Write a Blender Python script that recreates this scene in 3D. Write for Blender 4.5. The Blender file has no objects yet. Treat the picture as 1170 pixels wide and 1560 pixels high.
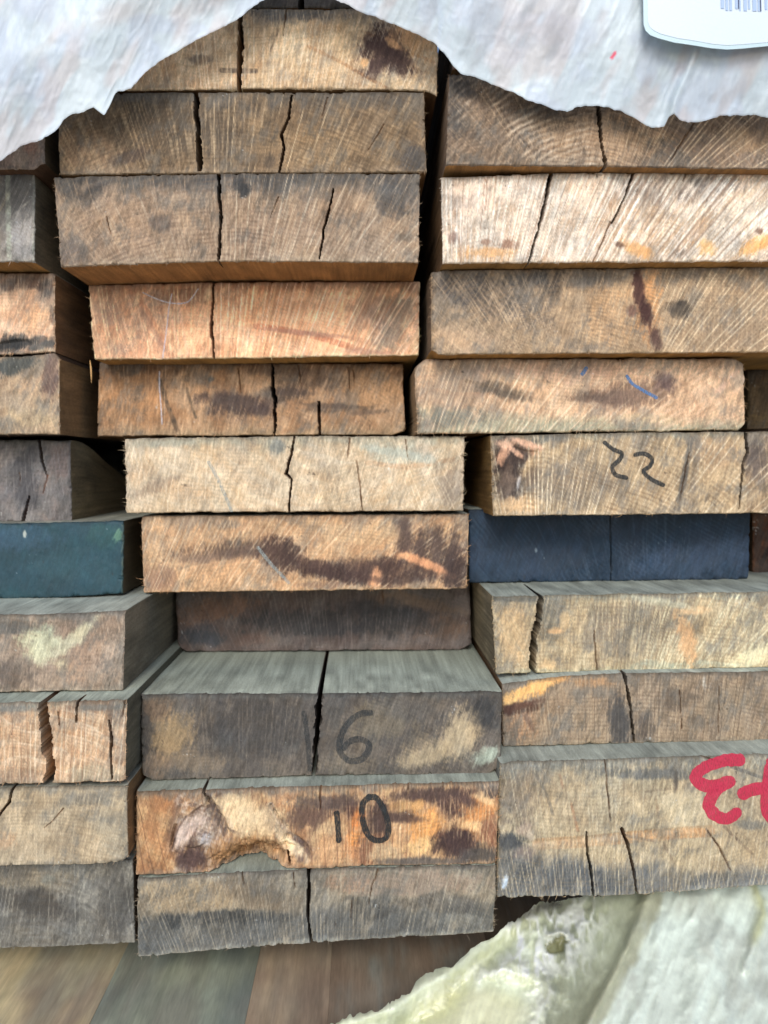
import bpy, math, random
import numpy as np

# ------------------------------------------------------------------ scene, camera, light
S = bpy.context.scene
COL = S.collection
F = 1178.0            # focal length in photo pixels (photo 1170 x 1560)
D = 0.47              # metres from lens to the nominal front plane of the stack
VX, VY = 550.0, 710.0  # where the timbers' long edges converge in the photo
PX = D / F            # size of a photo pixel on the front plane
cam = bpy.data.cameras.new('camera'); cam_o = bpy.data.objects.new('camera', cam); COL.objects.link(cam_o)
cam.sensor_fit = 'VERTICAL'; cam.sensor_height = 36.0; cam.lens = 36.0 * F / 1560.0
cam.shift_x = (585 - VX) / 1560.0; cam.shift_y = -(780 - VY) / 1560.0
cam.dof.use_dof = True; cam.dof.focus_distance = 0.43; cam.dof.aperture_fstop = 9
cam.clip_start = 0.01; cam.clip_end = 100
cam_o.rotation_euler = (math.pi / 2, 0, 0)
S.camera = cam_o

SUN_EL, SUN_AZ = 34.0, 8.0      # azimuth: degrees to the left of straight behind the camera
w = bpy.data.worlds.new('World'); S.world = w; w.use_nodes = True
nt = w.node_tree; bg = nt.nodes['Background']
sky = nt.nodes.new('ShaderNodeTexSky'); sky.sky_type = 'NISHITA'; sky.sun_disc = False
sky.sun_elevation = math.radians(SUN_EL); sky.sun_rotation = math.radians(180 + SUN_AZ)
sky.dust_density = 1.0; sky.air_density = 0.8; sky.ozone_density = 1.0
nt.links.new(sky.outputs[0], bg.inputs[0]); bg.inputs[1].default_value = 0.135
sun = bpy.data.lights.new('sun', 'SUN'); sun.energy = 1.3; sun.angle = math.radians(24); sun.color = (1.0, 0.99, 0.975)
sun_o = bpy.data.objects.new('sun', sun); COL.objects.link(sun_o)
sun_o.rotation_euler = (math.radians(90 - SUN_EL), 0, math.radians(-SUN_AZ))
S.view_settings.view_transform = 'Standard'; S.view_settings.look = 'None'
S.view_settings.gamma = 1.0; S.view_settings.exposure = 0.62
GAIN = 1.0            # colours below are given as seen in even light

# ------------------------------------------------------------------ noise and colour helpers
def hsh(ix, iy, seed):
    h = (ix.astype(np.int64) * 374761393 + iy.astype(np.int64) * 668265263 + seed * 2147483647 + 974634777) & 0xFFFFFFFF
    h = ((h ^ (h >> 13)) * 1274126177) & 0xFFFFFFFF
    h = ((h ^ (h >> 16)) * 2246822519) & 0xFFFFFFFF
    h = h ^ (h >> 15)
    return (h & 0xFFFFFF) / float(0xFFFFFF)

def vn(x, y, seed=0):
    x = np.asarray(x, float); y = np.asarray(y, float) + 0 * x
    x0 = np.floor(x); y0 = np.floor(y); fx = x - x0; fy = y - y0
    fx = fx * fx * (3 - 2 * fx); fy = fy * fy * (3 - 2 * fy)
    a = hsh(x0, y0, seed); b = hsh(x0 + 1, y0, seed); c = hsh(x0, y0 + 1, seed); d = hsh(x0 + 1, y0 + 1, seed)
    return (a + (b - a) * fx) * (1 - fy) + (c + (d - c) * fx) * fy

def fbm(x, y, o=4, seed=0):
    t = 0; amp = 0.5; tot = 0
    for k in range(o):
        t = t + amp * vn(x * 2 ** k + 17.3 * k, y * 2 ** k - 9.1 * k, seed + k); tot += amp; amp *= 0.55
    return t / tot

def sst(a, b, x):
    t = np.clip((x - a) / (b - a), 0, 1); return t * t * (3 - 2 * t)

def lin(c):
    c = np.clip(np.asarray(c, float) / 255.0, 0, 1)
    return np.where(c <= 0.04045, c / 12.92, ((c + 0.055) / 1.055) ** 2.4)

def seg_dist(x, y, pts, wd=None):
    """distance to a polyline, and the width at the nearest place"""
    best = np.full(x.shape, 1e9); wb = np.zeros(x.shape)
    for k in range(len(pts) - 1):
        (ax, ay), (bx, by) = pts[k], pts[k + 1]
        dx, dy = bx - ax, by - ay
        t = np.clip(((x - ax) * dx + (y - ay) * dy) / (dx * dx + dy * dy + 1e-9), 0, 1)
        d = np.hypot(x - ax - t * dx, y - ay - t * dy)
        m = d < best; best = np.where(m, d, best)
        if wd is not None: wb = np.where(m, wd[k] + (wd[k + 1] - wd[k]) * t, wb)
    return best, wb

def wx(px, py, d):     # a point seen at photo pixel (px, py), d metres into the scene
    return ((px - VX) / F * d, d, (VY - py) / F * d)

# ------------------------------------------------------------------ object helpers
def tag(o, label=None, cat=None, group=None, kind=None):
    if label: o['label'] = label
    if cat: o['category'] = cat
    if group: o['group'] = group
    if kind: o['kind'] = kind
    return o

def make_mesh(name, V, Q, C=None, mat=None, parent=None, extra=None, sharp=38):
    """V (n,3), Q (m,4) quads, C (n,3) linear colours; extra = list of n-gons"""
    me = bpy.data.meshes.new(name)
    V = np.asarray(V, np.float32); Q = np.asarray(Q, np.int32)
    extra = extra or []
    nl = Q.size + sum(len(e) for e in extra)
    me.vertices.add(len(V)); me.vertices.foreach_set('co', V.ravel())
    me.loops.add(nl); me.polygons.add(len(Q) + len(extra))
    li = np.concatenate([Q.ravel()] + [np.asarray(e, np.int32) for e in extra]).astype(np.int32)
    me.loops.foreach_set('vertex_index', li)
    st = np.arange(len(Q)) * 4; tail = []
    p = Q.size
    for e in extra: tail.append(p); p += len(e)
    me.polygons.foreach_set('loop_start', np.concatenate([st, np.array(tail, int)]).astype(np.int32))
    me.update(calc_edges=True); me.validate()
    if C is not None:
        a = me.color_attributes.new('Col', 'FLOAT_COLOR', 'POINT')
        rgba = np.ones((len(V), 4), np.float32); rgba[:, :3] = C
        a.data.foreach_set('color', rgba.ravel())
    me.polygons.foreach_set('use_smooth', np.ones(len(me.polygons), bool))
    if sharp: me.set_sharp_from_angle(angle=math.radians(sharp))
    if mat: me.materials.append(mat)
    o = bpy.data.objects.new(name, me); COL.objects.link(o)
    if parent: o.parent = parent
    return o

# ------------------------------------------------------------------ materials
def wood_mat(name, rough, bump, spec=0.25, var=0.16, freq=2600):
    m = bpy.data.materials.new(name); m.use_nodes = True
    t = m.node_tree; N = t.nodes; L = t.links; b = N['Principled BSDF']
    at = N.new('ShaderNodeAttribute'); at.attribute_name = 'Col'
    tc = N.new('ShaderNodeTexCoord')
    mp = N.new('ShaderNodeMapping'); mp.inputs['Rotation'].default_value = (0, math.radians(20), 0); mp.inputs['Scale'].default_value = (1, 0.12, 0.3)
    L.new(tc.outputs['Object'], mp.inputs[0])
    n = N.new('ShaderNodeTexNoise'); n.inputs['Scale'].default_value = freq; n.inputs['Detail'].default_value = 3
    L.new(mp.outputs[0], n.inputs[0])
    mr = N.new('ShaderNodeMapRange'); mr.inputs[1].default_value = 0.25; mr.inputs[2].default_value = 0.75
    mr.inputs[3].default_value = 1 - var; mr.inputs[4].default_value = 1 + var
    L.new(n.outputs[0], mr.inputs[0])
    mx = N.new('ShaderNodeMix'); mx.data_type = 'RGBA'; mx.blend_type = 'MULTIPLY'; mx.inputs[0].default_value = 1
    L.new(at.outputs['Color'], mx.inputs[6]); L.new(mr.outputs[0], mx.inputs[7])
    L.new(mx.outputs[2], b.inputs['Base Color'])
    b.inputs['Roughness'].default_value = rough; b.inputs['Specular IOR Level'].default_value = spec
    bp = N.new('ShaderNodeBump'); bp.inputs['Strength'].default_value = bump; bp.inputs['Distance'].default_value = 0.0004
    L.new(n.outputs[0], bp.inputs['Height']); L.new(bp.outputs[0], b.inputs['Normal'])
    return m
M_WOOD = wood_mat('rough_sawn_wood', 0.88, 0.45, 0.25, 0.2)
M_PAINT = wood_mat('sealed_painted_wood', 0.62, 0.35, 0.35, 0.14)
M_FLOOR = wood_mat('weathered_plank', 0.8, 0.3, 0.3, 0.12, 900)

def ink_mat(name, col, cover, rough=0.6):
    m = bpy.data.materials.new(name); m.use_nodes = True
    t = m.node_tree; N = t.nodes; L = t.links; b = N['Principled BSDF']
    tc = N.new('ShaderNodeTexCoord'); n = N.new('ShaderNodeTexNoise'); n.inputs['Scale'].default_value = 1500; n.inputs['Detail'].default_value = 5
    mp = N.new('ShaderNodeMapping'); mp.inputs['Rotation'].default_value = (0, math.radians(18), 0); mp.inputs['Scale'].default_value = (1.3, .3, .3)
    L.new(tc.outputs['Object'], mp.inputs[0]); L.new(mp.outputs[0], n.inputs[0])
    mr = N.new('ShaderNodeMapRange'); mr.inputs[1].default_value = 0.30; mr.inputs[2].default_value = 0.56
    mr.inputs[3].default_value = cover - 0.5; mr.inputs[4].default_value = cover
    L.new(n.outputs[0], mr.inputs[0]); L.new(mr.outputs[0], b.inputs['Alpha'])
    c = lin(col); b.inputs['Base Color'].default_value = (*c, 1); b.inputs['Roughness'].default_value = rough
    return m
INK_BLACK = ink_mat('black_marker_ink', (34, 38, 38), 0.88)
INK_FADED = ink_mat('faded_black_ink', (44, 52, 56), 0.58)
INK_FAINT = ink_mat('rubbed_black_ink', (46, 52, 54), 0.5)
INK_RED = ink_mat('red_spray_paint', (188, 46, 72), 1.02, 0.5)
INK_BLUE = ink_mat('blue_wax_crayon', (84, 128, 176), 0.78)
INK_PALE = ink_mat('pale_blue_chalk', (176, 184, 176), 0.5)
INK_WHITE = ink_mat('dried_white_glue', (232, 224, 226), 0.62, 0.3)

BAL = {'C6': (1.08, 1.05, 1.02), 'R2': (1.12, 1.08, 1.04), 'C4': (1.3, 1.24, 1.16), 'C9': (1.07, 1.07, 1.04), 'R9': (1.12, 1.15, 1.16), 'C3': (1.0, 0.98, 0.95), 'C2': (1.2, 1.18, 1.14), 'R7': (1.06, 1.08, 1.06), 'L5': (0.86, 0.88, 0.94), 'R6': (0.82, 0.95, 0.96), 'C8': (1.12, 1.12, 1.14), 'L8': (1.12, 1.14, 1.1), 'R8': (1.09, 1.14, 1.16), 'R3': (1.15, 1.13, 1.12), 'L6': (1.13, 1.16, 1.12), 'C5': (1.01, 1.04, 1.07), 'C7': (1.06, 1.1, 1.1), 'L2': (1.11, 1.19, 1.27), 'L3': (1.02, 1.07, 1.09), 'L4': (1.13, 1.13, 1.12), 'L7': (1.03, 1.04, 1.04), 'R4': (1.13, 1.12, 1.12), 'R5': (1.07, 1.09, 1.12), 'C11': (1.09, 1.12, 1.12)}      # each timber's own tint
# ------------------------------------------------------------------ one timber
GROUP = 'sawn timber ends in the stack'
STEP = 1.4
DEPTHS = [3, 8, 18, 34, 56, 84, 120, 180, 300, 600, 1400]
seed_n = [10]

def resample(a, b, fine):
    """positions from a to b, fine inside the picture and coarse outside it"""
    xs = [a]; x = a
    while x < b - 1e-6:
        s = fine if -25 < x < 1195 else 9.0
        x = min(x + s, b); xs.append(x)
    if len(xs) > 2 and xs[-1] - xs[-2] < fine * 0.4: xs.pop(-2)
    return np.array(xs)

def paint(ops, x, y, e, sd, base, u, grime=.6, late=()):
    """x, y photo pixels; e = dict of distances to the four edges; returns sRGB colours 0..255"""
    c = np.zeros(x.shape + (3,)) + np.array(base, float)
    qx = x + 7 * (fbm(x / 14, y / 14, 3, sd + 1) - .5) + 16 * (fbm(x / 45, y / 45, 2, sd + 2) - .5)
    qy = y + 7 * (fbm(x / 14, y / 14, 3, sd + 3) - .5) + 16 * (fbm(x / 45, y / 45, 2, sd + 4) - .5)
    # streak coordinates: fibres raked up and to the right by the saw
    ca, sa = 0.30, -0.954
    al = x * ca + y * sa; ac = -x * sa + y * ca
    grit = .35 * (fbm(x / 2.3, y / 2.3, 2, sd + 1000) - .5) + .95 * (fbm(ac / 1.6, al / 8, 2, sd + 1005) - .5)
    msk = [1.0]
    def mixc(c, col, a):
        a = np.clip(a * msk[0], 0, 1)[..., None]; return c * (1 - a) + np.array(col, float) * a
    for k, op in enumerate(ops):
        t = op[0]; s = sd + 31 * (k + 1); msk[0] = 1.0
        if t == 'in':         # only between two columns: x0, x1, softness, op
            _, xa, xb, sf, op = op; t = op[0]
            xx = x + 1.2 * sf * (fbm(x / 20, y / 20, 2, s + 77) - .5); msk[0] = sst(xa - sf, xa + sf, xx) * sst(xb + sf, xb - sf, xx)
        if t == 'mot':        # mottle: colour, scale, threshold, strength
            _, col, sc, th, st = op
            n = fbm(qx / sc, qy / sc, 4, s); c = mixc(c, col, sst(th - .16, th + .16, n + .25 * grit) * st)
        elif t == 'b':        # blob: x, y, rx, ry, tilt, colour, strength
            _, bx, by, rx, ry, an, col, st = op
            a = math.radians(an); q = min(1, max(rx, ry) / 45); dx = x + (qx - x) * q - bx; dy = y + (qy - y) * q - by
            r = np.hypot((dx * math.cos(a) + dy * math.sin(a)) / rx, (-dx * math.sin(a) + dy * math.cos(a)) / ry)
            n = fbm(x / 9, y / 9, 3, s) - .5
            f = fbm(ac / 2.1, al / 22, 3, s + 7) - .5
            lc = np.dot(col, (.3, .59, .11)); lb = np.dot(base, (.3, .59, .11))
            if lc < lb * .86: col = [(q * .66 + lc * .34) * .82 for q in col]; st = min(1, st * 1.12)
            c = mixc(c, col, sst(1.28, .58, r + .8 * n + .5 * f + .55 * grit) * st)
        elif t == 'e':        # edge grime: side, width, colour, strength
            _, sde, wd, col, st = op
            n = fbm(x / 16, y / 16, 3, s) * 1.2 + .5 * (fbm(ac / 2.6, al / 20, 2, s + 3) - .5) - .1
            c = mixc(c, col, sst(1.0, .05, e[sde] / wd - (n - .5) * 1.1) * st)
        elif t == 'rings':    # growth rings: centre, spacing, colour, strength
            _, cx, cy, sp, col, st = op
            r = np.hypot(x - cx, y - cy) + sp * 2.2 * (fbm(x / 50, y / 50, 2, s) - .5) + 1.6 * (vn(x / 5, y / 5, s + 5) - .5)
            ph = r / sp; f = ph - np.floor(ph); wv = hsh(np.floor(ph), 0 * ph, s + 9)
            c = mixc(c, col, (f ** 2.2) * sst(1.02, .93, f) * (.35 + .65 * wv) * st * (.4 + 1.1 * fbm(x / 24, y / 24, 2, s + 2)))
        elif t == 'rays':     # pith rays: centre, lines per radian, colour, strength, cut
            _, cx, cy, dn, col, st, cut = op
            th = np.arctan2(y - cy, x - cx) + .0025 * (vn(x / 9, y / 9, s) - .5); r = np.hypot(x - cx, y - cy)
            n = .75 * vn(th * dn, r / 70, s + 1) + .25 * vn(th * dn * 2.3, r / 45, s + 2)
            c = mixc(c, col, sst(cut, cut + .14, n) * st * (.35 + .9 * fbm(x / 30, y / 30, 2, s + 4)))
        elif t == 'srings':   # soft even rings: centre, spacing, colour, strength
            _, cx, cy, sp, col, st = op
            ph = np.hypot(x - cx, y - cy) / sp + 1.4 * (fbm(x / 60, y / 60, 2, s) - .5) + .3 * (vn(x / 7, y / 7, s + 5) - .5)
            wv = hsh(np.floor(ph), 0 * ph, s + 9)
            c = mixc(c, col, (.5 - .5 * np.cos(2 * np.pi * ph)) ** 1.5 * (.4 + .6 * wv) * st * sst(.25, .7, fbm(x / 26, y / 26, 3, s + 2)))
        elif t == 'hair':     # long thin rays: centre, lines per radian, width, colour, strength
            _, cx, cy, dn, wd, col, st = op
            th = np.arctan2(y - cy, x - cx) + .0016 * (vn(x / 26, y / 26, s) - .5); r = np.hypot(x - cx, y - cy)
            tt = th * dn; ce = np.floor(tt); jit = .3 + .4 * hsh(ce, 0 * ce, s + 1)
            dpx = np.abs(tt - ce - jit) / dn * r; on = hsh(ce, 0 * ce + 2, s + 2); wl = wd * (.6 + .7 * hsh(ce, 0 * ce + 3, s + 4))
            c = mixc(c, col, sst(wl * .5 + .7, max(wd * .2 - .2, 0), dpx) * 1.6 * st * (.25 + .95 * on) * sst(.12, .5, vn(r / 46, ce * 7.3, s + 3)))
        elif t == 'ln':       # drawn line: points, width, colour, strength
            _, pts, wd, col, st = op
            d, _w = seg_dist(x + 1.6 * (vn(x / 6, y / 6, s) - .5), y, pts)
            c = mixc(c, col, sst(wd * .5 + .9, max(wd * .5 - .6, 0), d) * st * (.45 + .9 * vn(x / 6, y / 6, s + 1)))
        elif t == 'half':     # soft change of colour past a line: points (left to right), softness, colour, strength (below)
            _, pts, sf, col, st = op
            yy = np.interp(x, [p[0] for p in pts], [p[1] for p in pts])
            c = mixc(c, col, sst(-sf, sf, y - yy + 1.4 * sf * (fbm(x / 18, y / 18, 3, s) - .5) + .9 * sf * (fbm(ac / 2.6, al / 18, 2, s + 3) - .5)) * st)
    msk[0] = 1.0; dk = fbm(qx / 40 + .3 * y / 40, qy / 48, 4, sd + 950); dk2 = fbm(ac / 10, al / 26, 4, sd + 955)
    c = mixc(c, np.array(base) * np.array([.62, .60, .58]), sst(.55, .80, .5 * dk + .5 * dk2 + .2 * grit) * .34 * u)
    pl = .5 * fbm(qx / 40, qy / 30, 4, sd + 960) + .5 * fbm(ac / 8, al / 34, 3, sd + 961)
    c = mixc(c, np.minimum(np.array(base) * 1.14 + 6, 250), sst(.56, .76, pl + .2 * grit) * .42 * u)
    if grime:                 # grey weathering, thickest towards the arrises
        gn = .6 * fbm(x / 34, y / 24, 4, sd + 980) + .4 * fbm(ac / 7, al / 22, 4, sd + 985)
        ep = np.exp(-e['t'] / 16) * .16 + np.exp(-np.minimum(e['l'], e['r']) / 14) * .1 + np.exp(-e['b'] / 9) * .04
        gm = sst(.50, .74, gn + ep + .22 * grit)
        c = mixc(c, np.array((104, 99, 92)) * (.55 + .45 * np.dot(base, (.3, .59, .11)) / 140), gm * grime)
        g2 = .5 * fbm(x / 12, y / 12, 3, sd + 990) + .5 * fbm(ac / 3.2, al / 20, 3, sd + 995)
        c = mixc(c, np.array(base) * .52, sst(.56, .72, g2 + .5 * ep + .2 * grit) * grime * .5)
    msk[0] = 1.0
    for k, (bx, by, rx, ry, an, col, st) in enumerate(late):      # fresh chips and crisp stains
        s = sd + 57 * (k + 1); a = math.radians(an); dx = x - bx; dy = y - by
        r = np.hypot((dx * math.cos(a) + dy * math.sin(a)) / rx, (-dx * math.sin(a) + dy * math.cos(a)) / ry)
        q = min(1, min(rx, ry) / 12)
        lc = np.dot(col, (.3, .59, .11))
        if lc < np.dot(base, (.3, .59, .11)) * .8: col = [(v * .62 + lc * .38) * .94 for v in col]
        n = (fbm(x / 10, y / 10, 4, s) - .5) * (.55 + .45 * q); f = fbm(ac / 2.0, al / 20, 3, s + 7) - .5
        c = mixc(c, col, sst(1.34, .5, r + 1.0 * n + .55 * f + .55 * grit) * st * (.72 + .5 * fbm(ac / 3, al / 12, 3, s + 9)) * .92)
    eb = np.minimum(np.minimum(e['b'], e['l'] * 1.5), e['r'] * 1.5)
    c = mixc(c, np.minimum(np.array(base) * 1.12 + 12, 245), sst(4.2, .8, eb + 3.4 * (fbm(x / 5, y / 5, 2, sd + 970) - .2)) * .55 * u)
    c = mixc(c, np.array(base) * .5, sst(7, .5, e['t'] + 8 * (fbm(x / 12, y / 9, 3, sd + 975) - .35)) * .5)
    sp = vn(x / 1.9, y / 2.6, sd + 1010) * vn(x / 23, y / 23, sd + 1011)
    c = mixc(c, (206, 204, 196), sst(.80, .92, sp) * .6)
    c = mixc(c, (60, 50, 42), sst(.78, .9, vn(x / 2.2, y / 3, sd + 1012) * vn(x / 19, y / 19, sd + 1013)) * .6)
    # raked fibre streaks and grain
    n0 = fbm(ac / 1.5, al / 7.5, 2, sd + 895) - .5
    n1 = fbm(ac / 1.9, al / 17, 2, sd + 900) - .5
    n2 = fbm(ac / 4.5, al / 34, 2, sd + 910) - .5
    n3 = fbm(x / 2.6, y / 2.6, 2, sd + 920) - .5
    n4 = fbm(x / 40, y / 40, 3, sd + 930) - .5
    c = c * (1 + u * (.26 * n0 + .20 * n1 + .10 * n2 + .10 * n3) + .20 * n4)[..., None]
    n5 = (fbm(x / 26, y / 26, 3, sd + 940) - .5)
    c = c * (1 + n5[..., None] * np.array([.05, 0, -.07]))
    lum = c @ np.array([.3, .59, .11]); c = (lum[..., None] + (c - lum[..., None]) * .95) * np.array((.978, 1.0, 1.015))
    return np.clip(c, 0, 250)

boards = {}
def timber(key, label, k, top, bot, base, ops=(), cracks=(), sides=None, left=(), right=(), rnd=2.6, wob=1.0,
           rough=1.0, streak=1.0, mat=None, rl=0, rr=0, lumps=(), wane=0, name='timber', groove=(), grime=.5):
    seed_n[0] += 101; sd = seed_n[0]
    kd = D * k
    pit = kd / F                             # metres per photo pixel on this face
    y0l, y1l = top[0][1], bot[0][1]
    u0, u1 = min(top[0][0], bot[0][0]), max(top[-1][0], bot[-1][0])
    us = resample(u0, u1, STEP); us = (us - us[0]) / (us[-1] - us[0])
    hgt = max(abs(bot[0][1] - top[0][1]), abs(bot[-1][1] - top[-1][1]))
    nv = max(8, int(round(hgt / STEP))); vs = np.linspace(0, 1, nv + 1)
    U, Vv = np.meshgrid(us, vs)              # rows = v
    nx, ny = len(us), len(vs)
    xl = top[0][0] + (bot[0][0] - top[0][0]) * Vv; xr = top[-1][0] + (bot[-1][0] - top[-1][0]) * Vv
    if left: xl = xl + np.interp(Vv, [p[0] for p in left], [p[1] for p in left])
    if right: xr = xr + np.interp(Vv, [p[0] for p in right], [p[1] for p in right])
    X = xl + (xr - xl) * U
    tx = top[0][0] + (top[-1][0] - top[0][0]) * U; bx = bot[0][0] + (bot[-1][0] - bot[0][0]) * U
    yt = np.interp(tx, [p[0] for p in top], [p[1] for p in top]); yb = np.interp(bx, [p[0] for p in bot], [p[1] for p in bot])
    Y = yt + (yb - yt) * Vv
    e = {'l': X - xl, 'r': xr - X, 't': Y - yt, 'b': yb - Y}
    def wb(a, s): return wob * (2.0 * (fbm(a / 22, 0 * a, 3, sd + s) - .5) + 1.0 * (vn(a / 3.1, 0 * a, sd + s + 5) - .5) * vn(a / 30, 0 * a + 3, sd + s + 6))
    fade = lambda q: np.exp(-np.abs(q) / 7)
    Xw = X - wb(Y, 50) * fade(e['l']) + wb(Y, 60) * fade(e['r'])
    Yw = Y + wb(X, 70) * fade(e['t']) - wb(X, 80) * fade(e['b'])
    rng = random.Random(sd); rcx, rcy = (u0 + u1) / 2 + rng.uniform(-160, 160), (y0l + y1l) / 2 + rng.choice((-1, 1)) * rng.uniform(420, 700)
    auto = [] if mat else [('srings', rcx, rcy, rng.uniform(5, 6.5), [q * .74 for q in base], .42), ('hair', rcx, rcy, rng.uniform(85, 110), 1.0, [min(q * 1.2, 245) for q in base], .34)]
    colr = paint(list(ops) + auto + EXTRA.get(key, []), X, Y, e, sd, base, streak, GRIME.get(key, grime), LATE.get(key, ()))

    def relief(x, y):
        ca, sa = 0.30, -0.954
        al = x * ca + y * sa; ac = -x * sa + y * ca
        d = rough * (1.1 * (fbm(ac / 2.4, al / 15, 2, sd + 200) - .5) + 1.0 * (fbm(x / 6, y / 6, 3, sd + 210) - .5) + 2.4 * (fbm(x / 60, y / 60, 2, sd + 220) - .5))
        for (lx, ly, rx, ry, an, hh, *sl) in lumps:      # hh in px: positive sinks in, negative stands proud
            a = math.radians(an); dx = x - lx; dy = y - ly
            q = np.hypot((dx * math.cos(a) + dy * math.sin(a)) / rx, (-dx * math.sin(a) + dy * math.cos(a)) / ry) + .34 * (fbm(x / 10, y / 10, 3, sd + 230) - .5)
            d = d + hh * sst(1.15, sl[0] if sl else .7, q) * (1 + .5 * (fbm(x / 7, y / 7, 2, sd + 240) - .5))
        for (pts, wd, hh) in groove:
            q, _w = seg_dist(x + 2 * (vn(x / 5, y / 5, sd + 3) - .5), y + 2 * (vn(x / 5, y / 5, sd + 4) - .5), pts)
            d = d + hh * sst(wd, 0, q)
        return d
    R = relief(X, Y)
    for sde in 'lrtb':
        along = Y if sde in 'lr' else X
        rr_ = (rnd + (rl if sde == 'l' else rr if sde == 'r' else 0)) * (.55 + .9 * fbm(along / 9, 0 * along, 3, sd + 250)) + 7 * sst(.70, .86, vn(along / 8, 0 * along, sd + 255 + ord(sde))) * vn(along / 2.5, 0 * along, sd + 260)
        q = np.clip(1 - e[sde] / rr_, 0, 1); R = R + rr_ * (1 - np.sqrt(np.clip(1 - q * q, 0, 1))) * .85
    # splits: real slots cut back into the timber
    wall = np.array([70, 42, 22.])
    for cr in cracks:
        pts, wd, dep = cr[:3]
        wc = np.array(cr[3], float) if len(cr) > 3 else wall
        wd = [q * .85 for q in wd]; thin = max(wd) < 2.3
        j = .9 if max(wd) < 5 else 1.8
        if thin: dep = min(dep, 2.6)
        else: dep = min(dep, 9 * max(wd)) if max(wd) < 5 else dep
        d, wdt = seg_dist(X + j * (vn(X / 4, Y / 4, sd + 300) - .5) + 1.6 * j * (vn(X / 13, Y / 13, sd + 301) - .5), Y, pts, wd)
        wdt = wdt * (.2 + 1.45 * fbm(X / 9, Y / 9, 3, sd + 305))
        a = sst(wdt * .5 + .55, wdt * .5 - .35, d)
        a = np.where(wdt < .05, 0, a)
        R = R + a * dep
        ca_ = sst(wdt * .5 + .85, wdt * .5 - .35, d) * np.where(wdt < .05, 0, 1) * (.35 + .5 * vn(X / 6, Y / 6, sd + 303) if thin else 1)
        nz = (.75 + .5 * vn(X / 3, Y / 9, sd + 302))[..., None]
        colr = colr * (1 - ca_[..., None]) + wc * nz * ca_[..., None]
    def world(x, y, dep):                     # dep px behind the face
        return np.stack([(x - VX) * pit, kd + dep * PX, (VY - y) * pit], -1)
    P = world(Xw, Yw, R).reshape(-1, 3)
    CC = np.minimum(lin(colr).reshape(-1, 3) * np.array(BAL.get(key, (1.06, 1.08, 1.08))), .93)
    idx = np.arange(nx * ny).reshape(ny, nx)
    Q = [np.stack([idx[:-1, :-1], idx[1:, :-1], idx[1:, 1:], idx[:-1, 1:]], -1).reshape(-1, 4)]
    # long faces, extruded straight back along the grain
    ring = np.concatenate([idx[:-1, 0], idx[-1, :-1], idx[:0:-1, -1], idx[0, :0:-1]])       # down left, along bottom, up right, back along top
    sd_id = np.concatenate([np.full(ny - 1, 0), np.full(nx - 1, 1), np.full(ny - 1, 2), np.full(nx - 1, 3)])
    bxx = Xw.ravel()[ring]; byy = Yw.ravel()[ring]; bR = R.ravel()[ring]
    sides = dict({'l': (88, 74, 58), 'b': (128, 92, 56), 'r': (88, 74, 58), 't': (160, 166, 154)}, **(sides or {}))
    sc = np.array([sides[q] for q in 'lbrt'], float)[sd_id]
    per = np.concatenate([[0], np.cumsum(np.hypot(np.diff(bxx), np.diff(byy)))])
    rows = [ring]; VV = [P]; CL = [CC]; n0 = len(P); m = len(ring)
    for jd, dep in enumerate(DEPTHS):
        dd = np.maximum(bR + .6 + .4 * jd, dep)
        xx = bxx; yy = byy
        if wane:                              # waney edge: the right top corner falls away going back
            s_ = sst(20, 330, dep + 0 * xx) * wane
            ur = sst(.25, 1, (bxx - bxx.min()) / (bxx.max() - bxx.min())) * sst(.75, .0, (byy - byy.min()) / (byy.max() - byy.min()))
            yy = byy + s_ * ur
        und = 1.2 * (fbm(per / 11, 0 * per + dep / 60., 2, sd + 400) - .5) * min(1, dep / 20)
        if jd:
            xx = xx + und; yy = yy + und
        VV.append(world(xx, yy, dd))
        g = 1 + .20 * (fbm(per / 3.4, dd / 160, 3, sd + 410) - .5) + .5 * (fbm(per / 18, dd / 40, 3, sd + 420) - .5) + .14 * (fbm(per / 1.7, dd / 40, 2, sd + 430) - .5)
        cs = np.clip(sc * g[:, None], 0, 255)
        inner = sst(dep + 2, dep + 30, bR)[:, None]      # walls of a split read as raw wood
        cs = cs * (1 - inner) + wall * inner
        CL.append(lin(cs)); rows.append(n0 + np.arange(m)); n0 += m
    for a, b in zip(rows[:-1], rows[1:]):
        a2 = np.roll(a, -1); b2 = np.roll(b, -1)
        Q.append(np.stack([a, b, b2, a2], -1))
    o = make_mesh(name, np.concatenate(VV), np.concatenate(Q), np.concatenate(CL) / GAIN, mat or M_WOOD, extra=[list(rows[-1])])
    # put the origin on the timber, at the middle of its front face
    cx, cz = ((u0 + u1) / 2 - VX) * pit, (VY - (y0l + y1l) / 2) * pit
    o.data.transform(__import__('mathutils').Matrix.Translation((-cx, -kd, -cz))); o.location = (cx, kd, cz)
    tag(o, label, 'timber', GROUP)
    boards[key] = dict(xy=(Xw, Yw), base=base, o=o, k=k, relief=relief, pit=pit, kd=kd)
    return o

def spline(pts, n=8):
    P = [pts[0]] + list(pts) + [pts[-1]]; out = []
    for i in range(1, len(P) - 2):
        for t in np.linspace(0, 1, n, endpoint=False):
            p0, p1, p2, p3 = (np.array(P[i + q], float) for q in (-1, 0, 1, 2))
            out.append(.5 * ((2 * p1) + (-p0 + p2) * t + (2 * p0 - 5 * p1 + 4 * p2 - p3) * t * t + (-p0 + 3 * p1 - 3 * p2 + p3) * t ** 3))
    out.append(np.array(pts[-1], float)); return np.array(out)

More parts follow.
